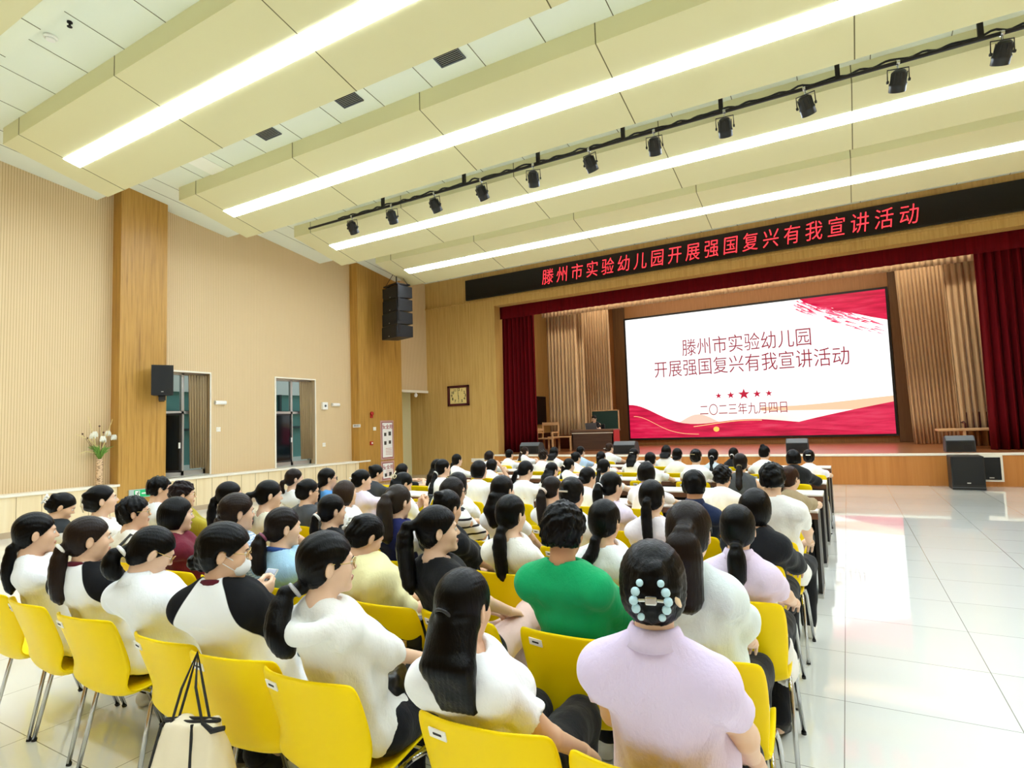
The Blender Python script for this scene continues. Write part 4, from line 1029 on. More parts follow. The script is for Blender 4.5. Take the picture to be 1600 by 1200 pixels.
    for s in (-1, 1):
        hP, hQ = HANDS[hp_[s]]; hP = hP.copy()
        if s < 0: hP[:, 0] *= -1; hQ = hQ[:, ::-1]
        hP = hP*(1.06 if male else .96)
        y = W[s]-E[s]; y /= np.linalg.norm(y); a = sp.get('handn', {}).get(s)
        up = np.array(a if a is not None else (s*.25, -.1, 1.0)); 
        if (arms if isinstance(arms, str) else arms[0 if s < 0 else 1]) == 'phone': up = np.array((s*.9, .3, -.2))
        if (arms if isinstance(arms, str) else arms[0 if s < 0 else 1]) in ('lap', 'thigh', 'out', 'desk'): y = y*.45+np.array((-s*.25, .75, -.12))*.55; y /= np.linalg.norm(y)
        z = up-y*(up@y); z /= np.linalg.norm(z); x = np.cross(y, z)
        hP = W[s]+hP @ np.stack([x, y, z]); n0 = len(P); P = np.concatenate([P, hP]); Q = np.concatenate([Q, hQ+n0]); mi = np.concatenate([mi, np.zeros(len(hQ), int)])
    root = np_obj('person', P, Q, [skin, M['rubberlip']], None, mi)
    root.location = (sp['X'], sp['Y'], sp.get('Z', 0)); root.rotation_euler.z = math.radians(sp.get('yaw', 0))
    tag(root, sp['label'], 'person', sp.get('group'))
    # ---- shirt
    st = sp['shirt']; sl = st.get('sleeve', .56); loose = st.get('loose', .012)
    hs = (.0075, .0105, .014)[lod]
    lo = np.minimum.reduce([N, P0, *E.values(), *(W.values() if sl > 1 else [N])])-np.array((.3, .24, .12)); hi = np.maximum.reduce([N, P0, *E.values(), *(W.values() if sl > 1 else [N])])+np.array((.3, .24, .1)); lo[2] = .4
    lo[0] = max(lo[0], min(-.34, E[-1][0]-.12, N[0]-.30)); hi[0] = min(hi[0], max(.34, E[1][0]+.12, N[0]+.30))
    f = Field(axis_pts(lo[0], hi[0], hs), axis_pts(lo[1], hi[1], hs), axis_pts(lo[2], hi[2], hs))
    torso(f, loose, .06, waist=st.get('waist', .014), yk=.004)
    X, Y, Z = f.xyz()
    f.cut(st.get('hem', .465)-Z+0*X+0*Y)
    if sl > 0:
        for s in (-1, 1):
            e = sh[s]+(E[s]-sh[s])*min(1, sl); o_ = st.get('cuff', .055)*(bw if male else 1)
            f2 = Field(*f.ax); f2.rc(sh[s]+np.array((-s*.012, 0, -.004)), e, .040+loose*.8, o_, .02)
            if sl > 1: f2.rc(E[s], E[s]+(W[s]-E[s])*(sl-1), o_, o_*.8, .02)
            else:
                d = E[s]-sh[s]; d /= np.linalg.norm(d); f2.cut((X-e[0])*d[0]+(Y-e[1])*d[1]+(Z-e[2])*d[2])
            h = np.clip(.016-np.abs(f.F-f2.F), 0, None)/.016; f.F = np.minimum(f.F, f2.F)-h*h*.016*.25
    else:
        for s in (-1, 1): f.el(sh[s]+np.array((s*.075, 0, .0)), (.05, .12, .13), .012, 's')
    wr = st.get('wrinkle', .0052)
    f.F += wr*noise3(X, Y, Z*.55, seed, 34, 5)*np.clip((N[2]+.02-Z)*6, 0.25, 1)
    nr = {'crew': .054, 'wide': .066, 'collar': .046, 'hood': .048, 'v': .058}[st.get('neck', 'crew')]
    f.rc(N+np.array((0, .018, -.012 if st.get('neck') != 'v' else -.03)), N+np.array((0, .03, .12)), nr, nr, .008, 's')
    if st.get('neck') == 'collar' or st.get('neck') == 'hood':
        ax = hl((0, -.018, -.06))-N; ax /= np.linalg.norm(ax); u = np.array((1, 0, 0)); v = np.cross(ax, u)
        R_, hgt, th = (.066, .026, .009) if st['neck'] == 'collar' else (.10, .02, .026)
        if st['neck'] == 'hood':
            pts = [N+np.array((.125*math.cos(a), -.075+.05*math.sin(a)*-1-.02, -.03+.035*math.sin(a)-.05)) for a in np.linspace(-.4, math.pi+.4, 9)]
            pts = [N+np.array((.092*math.sin(b), -.02-.082*math.cos(b), -.035-.03*math.cos(b))) for b in np.linspace(-1.35, 1.35, 9)]
            f.chain(pts, [.012, .018, .023, .026, .027, .026, .023, .018, .012], .03)
    P, Q = f.mesh(1); C = P[Q].mean(1); mats = [st['m'] if 'm' in st else cloth(st['c'])]; mi = None
    mode = st.get('mode'); V = P
    if mode:
        mats = [twotone(st['c'], st['c2'])]; ax_ = np.abs(V[:, 0]-N[0])
        if mode == 'raglan':
            def sd(p, q):
                t = np.clip(((V-p) @ (q-p))/((q-p) @ (q-p)), 0, 1); return np.linalg.norm(V-p-t[:, None]*(q-p), axis=1)
            am = np.maximum(*[st.get('cuff', .055)+.012-np.minimum(sd(sh[s], E[s]), sd(E[s], W[s])) for s in (-1, 1)])
            mk = np.maximum(np.minimum(ax_-.058-(N[2]+.01-V[:, 2])*.56, .25+V[:, 2]-N[2]), am)
        if mode == 'sleeves': mk = np.maximum(*[np.minimum(s*(V[:, 0]-sh[s][0])-.012, 9) for s in (-1, 1)])
        if mode == 'yoke': mk = V[:, 2]-N[2]+.075
    o = np_obj(st.get('name', 'shirt'), P, Q, mats, root, None)
    if mode:
        at = o.data.attributes.new('mask', 'FLOAT', 'POINT'); at.data.foreach_set('value', mk.astype(np.float32))
    if st.get('neck') == 'collar':
        ax = hl((0, -.018, -.06))-N; ax /= np.linalg.norm(ax); Pg = []
        for k in range(29):
            a = 2*math.pi*k/28; row = []; bk_ = max(0, -math.sin(a))
            for (r_, h_) in ((.052, .002), (.0505, .028), (.054, .036), (.060, .031), (.073+.006*bk_, .004-.012*bk_)):
                h2 = h_*(1-.45*max(0, math.sin(a))); row.append(N+np.array((r_*math.cos(a), .010+r_*math.sin(a), .012-.022*max(0, math.sin(a))))+ax*h2)
            Pg.append(row)
        co_ = obj('collar', G().grid(Pg), mats[0], root, True); co_.modifiers.new('s', 'SOLIDIFY').thickness = .004
    if st.get('collar'):
        g = G(); pts = []
        for k in range(25):
            a = 2*math.pi*k/24; pts.append(N+np.array((.058*math.cos(a), .012+.056*math.sin(a), .012-.016*math.sin(a))))
        g.tube(pts, .0125, 8, cap=False); obj('collar', g, cloth(st['collar']), root, True)
    # ---- trousers or skirt
    tc = sp.get('trousers', '#17181B'); hT = (.012, .016, .022)[lod]
    f = Field(axis_pts(-.3, .3, hT), axis_pts(-.2, .62, hT), axis_pts(.03, .76, hT)); e = .012
    f.el(S(.02)+np.array((0, .01, 0)), (.172*bw+e*.5, .122+e*.5, .10+e*.5), .05)
    X, Y, Z = f.xyz(); f.cut(Z-.59+0*X+0*Y)
    for s in (-1, 1):
        f.rc((s*.085, .03, .525), K[s], .084+e*.4, .062+e, .04)
        if tc is not None and not sp.get('shorts'): f.rc(K[s], A[s]+(0, 0, .02), .060+e*.8, .046+e, .03)
    if sp.get('shorts') == 'skirt': f.rc((0, .05, .52), (0, .40, .50), .12, .09, .05)
    f.F += .003*noise3(X, Y, Z, seed+9, 36, 4)
    P, Q = f.mesh(1); np_obj('trousers' if sp.get('shorts') != 'skirt' else 'skirt', P, Q, cloth(tc), root)
    for s in (-1, 1): shoe(root, tuple(A[s]+np.array((0, .02, -.085 if leg != 'back' else -.075))) if not (leg == 'cross' and s == 1) else tuple(A[s]+np.array((0, .0, -.06))), 0 if leg != 'cross' else .2*s, -.45 if leg == 'back' else 0, sp.get('shoes', '#F0F0EC' if seed % 3 else '#161616'))
    # ---- hair
    hd = sp['hair']; style = hd['s']; hcol = hd.get('c', '#12100F'); th = hd.get('t', .012); hh = (.0046, .0062, .0085)[lod]
    T = np.array(hd.get('tie', (0, -.105, -.01))); L = hd.get('L', .3); lo = H-np.array((.17, .23, .17)); hi = H+np.array((.17, .16, .19)); lo[2] -= L if style in ('pony', 'long', 'half', 'bob', 'braid') else .03
    f = Field(axis_pts(lo[0], hi[0], hh), axis_pts(lo[1], hi[1], hh), axis_pts(lo[2], hi[2], hh)); X, Y, Z = f.xyz()
    dx, dy, dz = X-H[0], Y-H[1], Z-H[2]; qx = (Rh[0, 0]*dx+Rh[1, 0]*dy+Rh[2, 0]*dz)/HS; qy = (Rh[0, 1]*dx+Rh[1, 1]*dy+Rh[2, 1]*dz)/HS; qz = (Rh[0, 2]*dx+Rh[1, 2]*dy+Rh[2, 2]*dz)/HS
    f.elh(hl((0, -.014, .028)), (.074+th, .092+th, .086+th), .01, 'u', Rh); f.elh(hl((0, -.022, -.025)), (.072+th*.8, .072+th*.8, .078), .03, 'u', Rh)
    nape = {'male': -.06, 'short': -.075}.get(style, -.088)
    fl = .058 if style != 'bangs' and not hd.get('bangs') else .03
    cutp = np.maximum(-(qz-(fl+1.02*(qy-.088)))/1.43, nape-qz)
    if hd.get('bangs'): cutp = np.minimum(cutp, np.maximum(.03-qz, .055-qy))
    f.cut(cutp)
    if style not in ('bob', 'long') and not hd.get('ears'):
        for s in (-1, 1): f.elh(hl((s*.09, -.006, -.018)), (.03, .024, .036), .008, 's', Rh)
    if style in ('pony', 'half', 'bun', 'lowbun', 'claw', 'braid'):
        phi = np.arctan2(qx-T[0], qz-T[2]); f.F += .0008*np.sin(phi*40+3*noise3(X, Y, Z, seed, 12, 2))
    elif style == 'male': f.F += .0035*noise3(X, Y, Z, seed, 110, 9)
    else: f.F += .0012*np.sin(np.arctan2(qx, qy+.02)*44+2*noise3(X, Y, Z, seed, 14, 2))
    tw = hl(T); dn = np.array((0, 0, -1.)); bk = Rh @ np.array((0, -1., 0)); bk[2] = 0; bk /= np.linalg.norm(bk)+1e-9
    sx_ = hd.get('side', 0.)
    def tail(p0, L, r, kick=.035, flat=1.):
        pts = [p0-bk*.02, p0+bk*kick*.7+dn*.008, p0+bk*kick+dn*(.06 if L > .12 else L*.35)]; rs = [.016, .019, r]
        yb = N[1]-.085; n = 6
        for i in range(1, n+1):
            t = i/n; z = -.06-(L-.06)*t; p = p0+bk*(kick*(1-.5*t))+np.array((sx_*t, 0, z)); 
            if p[2] < N[2]-.03: p[1] = min(p[1], S(max(.2, min(1, (p[2]-.53)/(N[2]-.53))))[1]-(.165 if st.get('neck') == 'hood' else .115))
            pts.append(p); rs.append(r*(1.12-.25*t) if i < n else r*.28)
        for _ in range(3): pts = [pts[0], pts[1]]+[pts[q]*.5+(pts[q-1]+pts[q+1])*.25 for q in range(2, len(pts)-1)]+[pts[-1]]
        for o_ in ((-1, 1) if flat > 1 else (0,)):
            f.chain([q+np.array((o_*r*.45*(flat-1), 0, 0)) for q in pts], rs, .012)
        return pts
    r = hd.get('r', .03)
    if style in ('pony', 'half'):
        f.elh(tw, (.028, .03, .026), .02); pts = tail(tw, L, r*.76, hd.get('kick', .035), 1+(hd.get('flat', 1.3)-1)*.75)
        f.F += .0011*np.sin((X*1.0+Y*.6)*400+1.0*noise3(X, Y, Z*.12, seed, 16, 2))*np.clip((tw[2]-.03-Z)*30, 0, 1)
    if style == 'half' or style == 'long':
        for q in np.linspace(-1, 1, 7):
            b = hl((q*(.056 if style == 'half' else .07), -.06-.035*(1-q*q), -.05)); e = b+np.array((sx_, 0, -L*.85)); e[1] = min(e[1], S(.8)[1]-.105); m = b*.55+e*.45; m[1] = min(m[1], N[1]-.08)
            f.chain([b, m, e], [.030, .031, .012], .02)
        f.F += .001*np.sin((X+.5*Y)*380+2*noise3(X, Y, Z*.3, seed, 14, 2))*np.clip((H[2]-.08-Z)*20, 0, 1)
    if style in ('bob', 'long'):
        f2 = Field(*f.ax); f2.elh(hl((0, -.02, -.035)), (.082+th*1.2, .088+th*1.2, .10), .02, 'u', Rh); lim = hd.get('len', -.115)
        f2.elh(hl((0, -.025, .02)), (.082+th, .09+th, .09), .03, 'u', Rh); f2.cut(np.maximum(lim-qz, qy-.045-.35*np.clip(qz, -.1, .1))); f2.F += .0016*np.sin(np.arctan2(qx, qy+.03)*40+2*noise3(X, Y, Z, seed, 14, 2)); f.F = np.minimum(f.F, f2.F)
    if style == 'bun':
        rb = hd.get('rb', .042); c = hl(T+np.array((0, -.02, 0))); f.elh(c, (rb, rb*.85, rb), .012); X, Y, Z = f.xyz(); f.F += .0022*np.sin(np.arctan2(X-c[0], Z-c[2])*3+np.sqrt((X-c[0])**2+(Z-c[2])**2)*260)*np.exp(-((X-c[0])**2+(Y-c[1])**2+(Z-c[2])**2)/(2*.04**2))
    if style == 'lowbun':
        c = hl((hd.get('bx', 0), -.10, -.055)); f.elh(c, (.05, .036, .036), .015); f.elh(hl((hd.get('bx', 0)-.035, -.10, -.06)), (.03, .03, .03), .012); f.F += .003*noise3(X, Y, Z, seed, 160, 4)*np.exp(-((X-c[0])**2+(Y-c[1])**2+(Z-c[2])**2)/(2*.06**2))
    if style == 'claw':
        c = hl((0, -.098, -.01)); f.elh(c, (.046, .036, .062), .018, 'u', Rh); f.elh(hl((.01, -.10, .055)), (.03, .03, .03), .015); f.F += .0025*noise3(X, Y, Z, seed, 150, 4)*np.exp(-((X-c[0])**2+(Y-c[1])**2+(Z-c[2])**2)/(2*.06**2))
    if style == 'curly': f.F += .005*noise3(X, Y, Z, seed, 120, 5); 
    P, Q = f.mesh(1); ho = np_obj('hair', P, Q, hairmat(hcol), root)
    # hair ties and clips
    tie = hd.get('band')
    if tie and style in ('pony', 'half'):
        g = G(); ax = (bk*.8+dn*.6); ax /= np.linalg.norm(ax); u = np.cross(ax, (0, 0, 1.)); u /= np.linalg.norm(u); v = np.cross(ax, u); c = tw+bk*.018+dn*.004; rt = hd.get('rt', .009)
        g.loop([c+(u*math.cos(a)+v*math.sin(a))*(.0205+rt*.4) for a in np.linspace(0, 2*math.pi, 14)[:-1]], rt, 8); obj('hair_tie', g, mat('tie_'+tie.strip('#'), tie, .4, .0), ho, True)
    clip = hd.get('clip')
    if clip:
        g = G(); kind, cc, cp = clip; c = hl(cp); cm = mat('clip_'+cc.strip('#'), cc, .3)
        e1, e2, e3 = Rh @ np.array((1., 0, 0)), Rh @ np.array((0, 0, 1.)), Rh @ np.array((0, -1., 0))
        if kind == 'claw':
            for q in (-1, 0, 1): g.tube([c+e1*(.045*math.cos(a))+e2*(.022*q+.006*math.sin(2*a))+e3*(.022*math.sin(a)) for a in np.linspace(.1, math.pi-.1, 8)], [.003, .005, .006, .006, .006, .006, .005, .003], 6)
            g.tube([c+e2*t+e3*.024 for t in (-.04, 0, .04)], .008, 8)
        elif kind == 'loop':
            g.ball(c+e3*.02, .012, 8)
            for q in (-1, 1): g.loop([c+e1*(.028*math.cos(a)*q+.03*q)+e2*(.018*math.sin(a))+e3*.018 for a in np.linspace(0, 2*math.pi, 12)[:-1]], .0045, 6)
            g.tube([c+e1*.004+e2*.055+e3*.018, c+e3*.024, c-e1*.012-e2*.05+e3*.016], .005, 6)
        elif kind == 'bar': g.tube([c-e1*.03+e3*.01, c+e3*.014, c+e1*.03+e3*.01], .006, 8)
        elif kind == 'beads':
            for q in (-1, 1):
                for k in range(5): g = G().ball(c+e1*(q*(.026+.012*math.cos((k-2)*.9)))+e2*(.03*(2-k)*.62)+e3*(.022-.004*abs(k-2)), .0105 if k in (1, 2, 3) else .0085, 12); obj('clip_bead', g, cm, ho, True)
            g = G()
            g.box(c+e3*.012, (.026, .026, .02), Matrix(Rh.tolist()), .004); g.tube([c-e1*.028+e3*.018, c+e3*.014, c+e1*.028+e3*.018], .004, 6)
            o2 = obj('clip_spring', g, M['chrome'], ho); g = G(); c2 = hl((.058, -.082, -.005)); g.ball(c2, (.008, .016, .03), 12, Matrix(Rh.tolist()) @ RY(-.5)); obj('side_clip', g, mat('clip_cream', '#E7CBA8', .4), ho, True); g = None
        if g: obj('hair_clip', g, cm, ho, True)
    # ---- face details for the nearer people
    if lod == 0 or sp.get('face'):
        for s in (-1, 1):
            g = G(); g.ball(hl((s*.031, .0795, .003)), .0098, 12); g.mat(1).ball(hl((s*.031, .0858, .002)), .0051, 10); obj('eye', g, [M['eye'], M['iris']], root, True)
            g = G(); g.tube([hl((s*.016, .0925, .020)), hl((s*.031, .0925, .0245)), hl((s*.047, .083, .020))], [.0018, .0026, .0014], 6); obj('eyebrow', g, M['brow'], root)
    if sp.get('glasses'):
        g = G(); gm = M['goldwire'] if sp['glasses'] == 'gold' else M['lens']; rg = .0016 if sp['glasses'] == 'gold' else .0028
        for s in (-1, 1):
            g.loop([hl((s*.033+.024*math.cos(a), .103-.012*abs(math.cos(a))*(1 if s*math.cos(a) > 0 else .3), .0+.020*math.sin(a))) for a in np.linspace(0, 2*math.pi, 16)[:-1]], rg, 6)
            g.tube([hl((s*.057, .092, .006)), hl((s*.078, .045, .008)), hl((s*.082, -.002, .010)), hl((s*.082, -.022, -.008))], rg, 6)
        g.tube([hl((-.01, .106, .004)), hl((.01, .106, .004))], rg, 6); obj('glasses', g, gm, root)
    if sp.get('mask'):
        g = G(); g.ball(hl((0, .062, -.055)), (.051, .048, .044), 16, Matrix(Rh.tolist()))
        for s in (-1, 1): g.tube([hl((s*.056, .07, -.04)), hl((s*.08, .0, .0))], .0015, 5); g.tube([hl((s*.052, .065, -.075)), hl((s*.08, -.01, -.03))], .0015, 5)
        obj('face_mask', g, mat('mask_white', '#F1F3F4', .8), root, True)
    return root, dict(W=W, E=E, N=N, H=H, K=K, A=A, S=S, hl=hl)
# ================================================================== THE AUDIENCE
ROWY = [1.33, 2.04, 2.74, 3.44, 4.12, 5.2, 6.4, 7.6, 8.8, 10.0, 11.2]
WH, OFF = '#F5F7F8', '#F0EEE6'
A_ = []
def P(row, px, py, desc, seat=None, dy=None, **k): A_.append((row, px, py, desc, seat, dy, k))
def S_(c=WH, **k): return dict(c=c, **k)
def Hh(s, **k): return dict(s=s, **k)
BR, DB, LB = '#33231A', '#221813', '#4A3628'
# row nearest the camera
P(0, 57, 800, "white blouse with a low ponytail, nearest row's left end", -3.6, look=(-10, 4, 0), hair=Hh('pony', L=.23, r=.03, tie=(0, -.09, -.075), kick=.02), shirt=S_(sleeve=.55, loose=.014), skin=0, yaw=-6)
P(0, 140, 806, "black-sleeved white top with maroon collar and long brown ponytail", -3.03, look=(-30, 3, 0), hair=Hh('pony', c=BR, L=.25, r=.038, tie=(0, -.10, -.035), band='#EDEAE4', rt=.008, kick=.03), shirt=S_(c2='#121214', mode='raglan', sleeve=1.5, collar='#5A1522', loose=.02), yaw=14)
P(0, 238, 823, "white polo bowing over a phone, wearing gold glasses", -2.39, dy=.12, look=(-22, 30, 0), arms='phone', hair=Hh('pony', L=.10, r=.036, tie=(-.02, -.10, -.03), band='#EDEAE4', kick=.07), shirt=S_('#F2F5F6', neck='collar', sleeve=.72, loose=.02, waist=.02), glasses='gold', legs='back', shoes='#161616', yaw=4)
P(0, 352, 818, "black-sleeved white top, glasses and white face mask", -1.95, look=(-62, 10, 0), hair=Hh('lowbun', t=.02, bx=-.02), shirt=S_(c2='#101012', mode='raglan', sleeve=1.5, collar='#5A1522', loose=.026, waist=.03), glasses='gold', mask=True, yaw=24, arms=('lap', 'thigh'), trousers='#4A6078')
P(0, 511, 830, "loose white hooded top holding a black leather bag", -1.56, look=(-36, 3, 0), hair=Hh('pony', L=.19, r=.042, tie=(-.01, -.095, -.085), kick=.07, flat=1.3, t=.015, side=.04, band='#B9B9BC', rt=.007), shirt=S_('#EFEFEA', neck='hood', sleeve=1.0, cuff=.056, loose=.012, waist=.015), glasses='gold', arms=('thigh', (.13, .32, .635)), pole=(.1, -.2, -1), sw=.112, bw=.80, trousers='#15161A', yaw=6)
P(0, 724, 888, "white tee with long straight half-tied black hair", -.92, look=(-6, 6, 0), hair=Hh('half', L=.24, r=.026, tie=(0, -.10, .0), band='#14110F', rt=.005, flat=1.5, t=.014, kick=.012, side=.03), shirt=S_('#F5F6F6', sleeve=.6, loose=.014, neck='wide'), sw=.118, bw=.84, yaw=6, arms=('thigh', (.20, .12, .56)), pole=(.5, -.6, -.4))
P(0, 1017, 845, "lavender polo with a blue-beaded claw hair clip", -.445, look=(10, 2, 0), hair=Hh('claw', c='#15110F', t=.017, clip=('beads', '#BCDDE6', (0, -.122, -.005))), shirt=S_('#E3D3F0', neck='collar', sleeve=.5, loose=.018, waist=.02), arms=((-.17, .20, .60), (.17, .20, .60)), pole=(.55, -.45, -.6), sw=.140, bw=.95, yaw=4)
# second row
P(1, 98, 770, "black-and-white collared top with a white claw clip", None, look=(-25, 28, 0), dy=.25, hair=Hh('claw', clip=('claw', '#F6F4F0', (-.01, -.125, .01))), shirt=S_('#F0F0EE', mode='yoke', c2='#2E3133', loose=.014), trousers='#123524')
P(1, 160, 757, "pale top with a cream looped clip in black hair", None, look=(-22, -6, 0), hair=Hh('claw', clip=('loop', '#E9DCC0', (-.035, -.11, -.02))), shirt=S_(OFF))
P(1, 210, 775, "cream top with glasses and a dark shoulder strap", None, look=(-24, 2, 0), hair=Hh('curly', t=.012), shirt=S_('#F3EFE6', sleeve=.4), glasses='gold', strap='#33312F')
P(1, 277, 776, "maroon tee with a short black bob", -3.62, look=(-14, 6, 0), hair=Hh('bob', len=-.105), shirt=S_('#6E1F30', sleeve=.6), yaw=-6)
P(1, 371, 771, "blue checked shirt with pinned-back brown hair", -3.12, look=(-18, 4, 0), hair=Hh('lowbun', c=BR, t=.018, clip=('bar', '#E8DCC8', (-.05, -.085, .02))), shirt=dict(c='#C9D8E6', m=None, sleeve=.7, loose=.02))
P(1, 443, 792, "light blue knit top with navy collar", -2.62, look=(-20, 6, 0), hair=Hh('pony', c=DB, L=.19, r=.045, tie=(-.01, -.095, -.05), band='#8A4A62', rt=.008, kick=.05, flat=1.3), shirt=S_('#A9D2EC', sleeve=.6, collar='#2B4A8C', loose=.014, wrinkle=.002), arms='phone')
P(1, 572, 804, "pale yellow linen shirt with a white hair clip, bowing", -1.95, dy=.16, look=(-16, 30, 0), hair=Hh('claw', t=.014, clip=('claw', '#EDEDE8', (-.05, -.10, .03))), shirt=S_('#F3ECB4', sleeve=.92, cuff=.066, loose=.026, waist=.03, wrinkle=.005), arms=('phone', 'phone'), phz=.68)
P(1, 684, 790, "black tee with a long high ponytail, face in profile", -1.52, look=(-34, 0, 0), hair=Hh('pony', L=.30, r=.042, tie=(0, -.105, .04), kick=.07, flat=1.5, t=.016), shirt=S_('#0F1012', sleeve=.66, neck='wide', loose=.016), trousers='#E8C9BE', legs='cross', yaw=-10)
P(1, 880, 787, "bright green wide-necked tee with short messy hair", -.99, male=True, look=(0, 4, 0), hair=Hh('male', t=.024, c='#0E0E12'), shirt=S_('#0FA463', sleeve=.95, cuff=.08, loose=.024, neck='wide', waist=.03, wrinkle=.003), skin=2, arms=('thigh', 'thigh'))
P(1, 1075, 783, "white textured shirt with a long dark brown ponytail", -.5, look=(-4, 3, 0), hair=Hh('pony', c='#2A1D16', L=.27, r=.06, tie=(.02, -.11, .03), kick=.05, flat=1.7, t=.016), shirt=S_('#E6F1F1', sleeve=.95, cuff=.07, loose=.024, waist=.03, wrinkle=.005), arms=('thigh', 'thigh'), legs='back', shoes='#161616')
# third row
P(2, 250, 744, "white tee and glasses beside the green exit sign", None, male=True, look=(-20, 6, 0), hair=Hh('male', t=.014), shirt=S_(), glasses='black')
P(2, 286, 752, "mustard top with curled-up dark hair and glasses", -4.86, look=(-26, 4, 0), hair=Hh('curly', c='#2A1A18', t=.018), shirt=S_('#A99A2C', sleeve=.5), glasses='gold', arms='out')
P(2, 359, 752, "white top with a long ponytail beside the mustard top", -4.3, look=(-24, 4, 0), hair=Hh('pony', L=.30, r=.035, kick=.03, tie=(-.02, -.1, -.03)), shirt=S_())
P(2, 421, 750, "pale yellow top with a high black ponytail", -3.78, look=(-26, 10, 0), hair=Hh('pony', L=.22, r=.034, tie=(0, -.11, .0), kick=.07), shirt=S_('#F8F4DC', neck='wide'))
P(2, 519, 772, "black tee with a ponytail and white hair tie", -3.08, look=(-18, 6, 0), hair=Hh('pony', L=.24, r=.03, tie=(0, -.10, -.045), band='#F0EEEA', kick=.045), shirt=S_('#17181A'))
P(2, 622, 757, "navy sleeveless cape top with a long brown ponytail", -2.55, look=(-6, 10, 0), hair=Hh('pony', c='#43362C', L=.28, r=.05, tie=(.02, -.11, .04), kick=.05, flat=1.6), shirt=dict(c='#23285C', sleeve=.7, loose=.022, c2='#E9E9F0', mode='sleeves'))
P(2, 699, 765, "black top with a high twisted bun", -2.1, look=(-10, 10, 0), hair=Hh('bun', tie=(0, -.08, .075), rb=.036), shirt=S_('#111214', sleeve=.8))
P(2, 798, 773, "white tee with a smooth long low ponytail", -1.70, look=(-10, 4, 0), hair=Hh('pony', L=.27, r=.04, tie=(.0, -.088, -.085), kick=.02, flat=1.5, t=.015), shirt=S_('#F8F6EE', neck='wide'))
P(2, 944, 781, "white tee with a short low ponytail swept left", -1.13, look=(-4, 6, 0), hair=Hh('pony', L=.13, r=.032, tie=(-.02, -.085, -.1), kick=.015, side=-.06, flat=1.4, t=.017), shirt=S_('#F4F6F8', neck='wide', loose=.02))
P(2, 1151, 788, "lilac polo with a low ponytail beside the aisle", -.50, look=(2, 4, 0), hair=Hh('pony', L=.16, r=.042, tie=(0, -.09, -.075), kick=.03, flat=1.3, band='#191512', rt=.005, t=.014), shirt=S_('#E6D5EE', neck='collar', sleeve=.6, loose=.016), arms=('thigh', 'out'), legs='back', shoes='#161616')
# fourth row
P(3, 482, 748, "grey vest over a white shirt with pinned bun", -4.2, look=(-20, 6, 0), hair=Hh('claw'), shirt=dict(c='#4D5054', sleeve=0, loose=.02, neck='wide'), glasses='black')
P(3, 540, 750, "white top with straight brown shoulder hair", -3.72, look=(-14, 2, 0), hair=Hh('bob', c=LB, len=-.15), shirt=S_())
P(3, 708, 745, "striped white top with dark glasses, in profile", -2.57, look=(-26, 6, 0), hair=Hh('bob', c='#2B221C', len=-.11), shirt=dict(c='#F3F3EF', stripe=True, sleeve=.9), glasses='black', arms=('desk', 'phone'))
P(3, 785, 742, "white top with smooth black hair to the shoulder", -2.16, look=(-8, 2, 0), hair=Hh('half', c='#1B1513', L=.22, r=.03, tie=(-.01, -.1, -.03)), shirt=S_())
P(3, 893, 746, "white top with twisted hair and a metal pin", -1.62, look=(-4, 14, 0), hair=Hh('claw', c='#1C1614', t=.016, clip=('bar', '#C9B9A6', (0, -.13, .0))), shirt=S_())
P(3, 1018, 749, "white top with a sleek ponytail beside the navy polo", -1.08, look=(-6, 4, 0), hair=Hh('pony', L=.26, r=.034, tie=(.01, -.105, -.02), kick=.04, flat=1.4), shirt=S_('#F4EFF6', sleeve=.5))
P(3, 1180, 763, "black blazer with a chin-length black bob", -.56, look=(-18, 16, 0), hair=Hh('bob', len=-.13), shirt=dict(c='#1A1C20', sleeve=1.7, cuff=.06, loose=.024, name='blazer', neck='v'), arms=('thigh', 'out'))
# fifth row
P(4, 460, 732, "white tee with short brown ponytail before the wall panelling", None, look=(-24, 4, 0), hair=Hh('pony', c=BR, L=.12, r=.026, tie=(0, -.10, -.03), kick=.05), shirt=S_())
P(4, 512, 731, "bright blue top with black glasses and long ponytail", None, look=(-26, 2, 0), hair=Hh('pony', c='#1A1513', L=.40, r=.04, tie=(0, -.09, -.07), kick=.03), shirt=S_('#5E9FE0'), glasses='black')
P(4, 566, 733, "pale lilac shirt with clipped hair, face in profile", None, look=(-32, 4, 0), dy=.24, hair=Hh('claw', clip=('bar', '#EDE8E0', (0, -.125, .02))), shirt=S_('#EFE3F5', sleeve=.7), arms='desk')
P(4, 630, 738, "white blouse with a looped clip and lowered head", None, look=(-24, 26, 0), dy=.26, hair=Hh('half', L=.2, clip=('loop', '#E6D9B4', (-.02, -.115, .03))), shirt=S_(), arms='phone')
P(4, 716, 737, "white top with black hair behind the striped top", None, look=(-10, 2, 0), hair=Hh('bob', c='#161619', len=-.09), shirt=S_())
P(4, 862, 744, "white tee with brown ponytail and a pale scrunchie", -2.07, look=(-12, 14, 0), hair=Hh('pony', c='#2C221C', L=.30, r=.045, tie=(-.01, -.105, -.02), band='#E8D8CC', rt=.012, kick=.05, flat=1.4), shirt=S_())
P(4, 955, 737, "lilac shirt with a bead-tied ponytail, face turned", -1.57, look=(-24, 10, 0), hair=Hh('pony', L=.20, r=.042, tie=(-.02, -.11, .0), band='#F3EFF0', rt=.006, kick=.05, flat=1.4), shirt=S_('#ECE0F4'))
P(4, 1084, 735, "navy polo with short neat hair", -1.02, male=True, look=(0, 6, 0), hair=Hh('male', t=.016, c='#101012'), shirt=S_('#1D2A4A', neck='collar', sleeve=.62), skin=2)
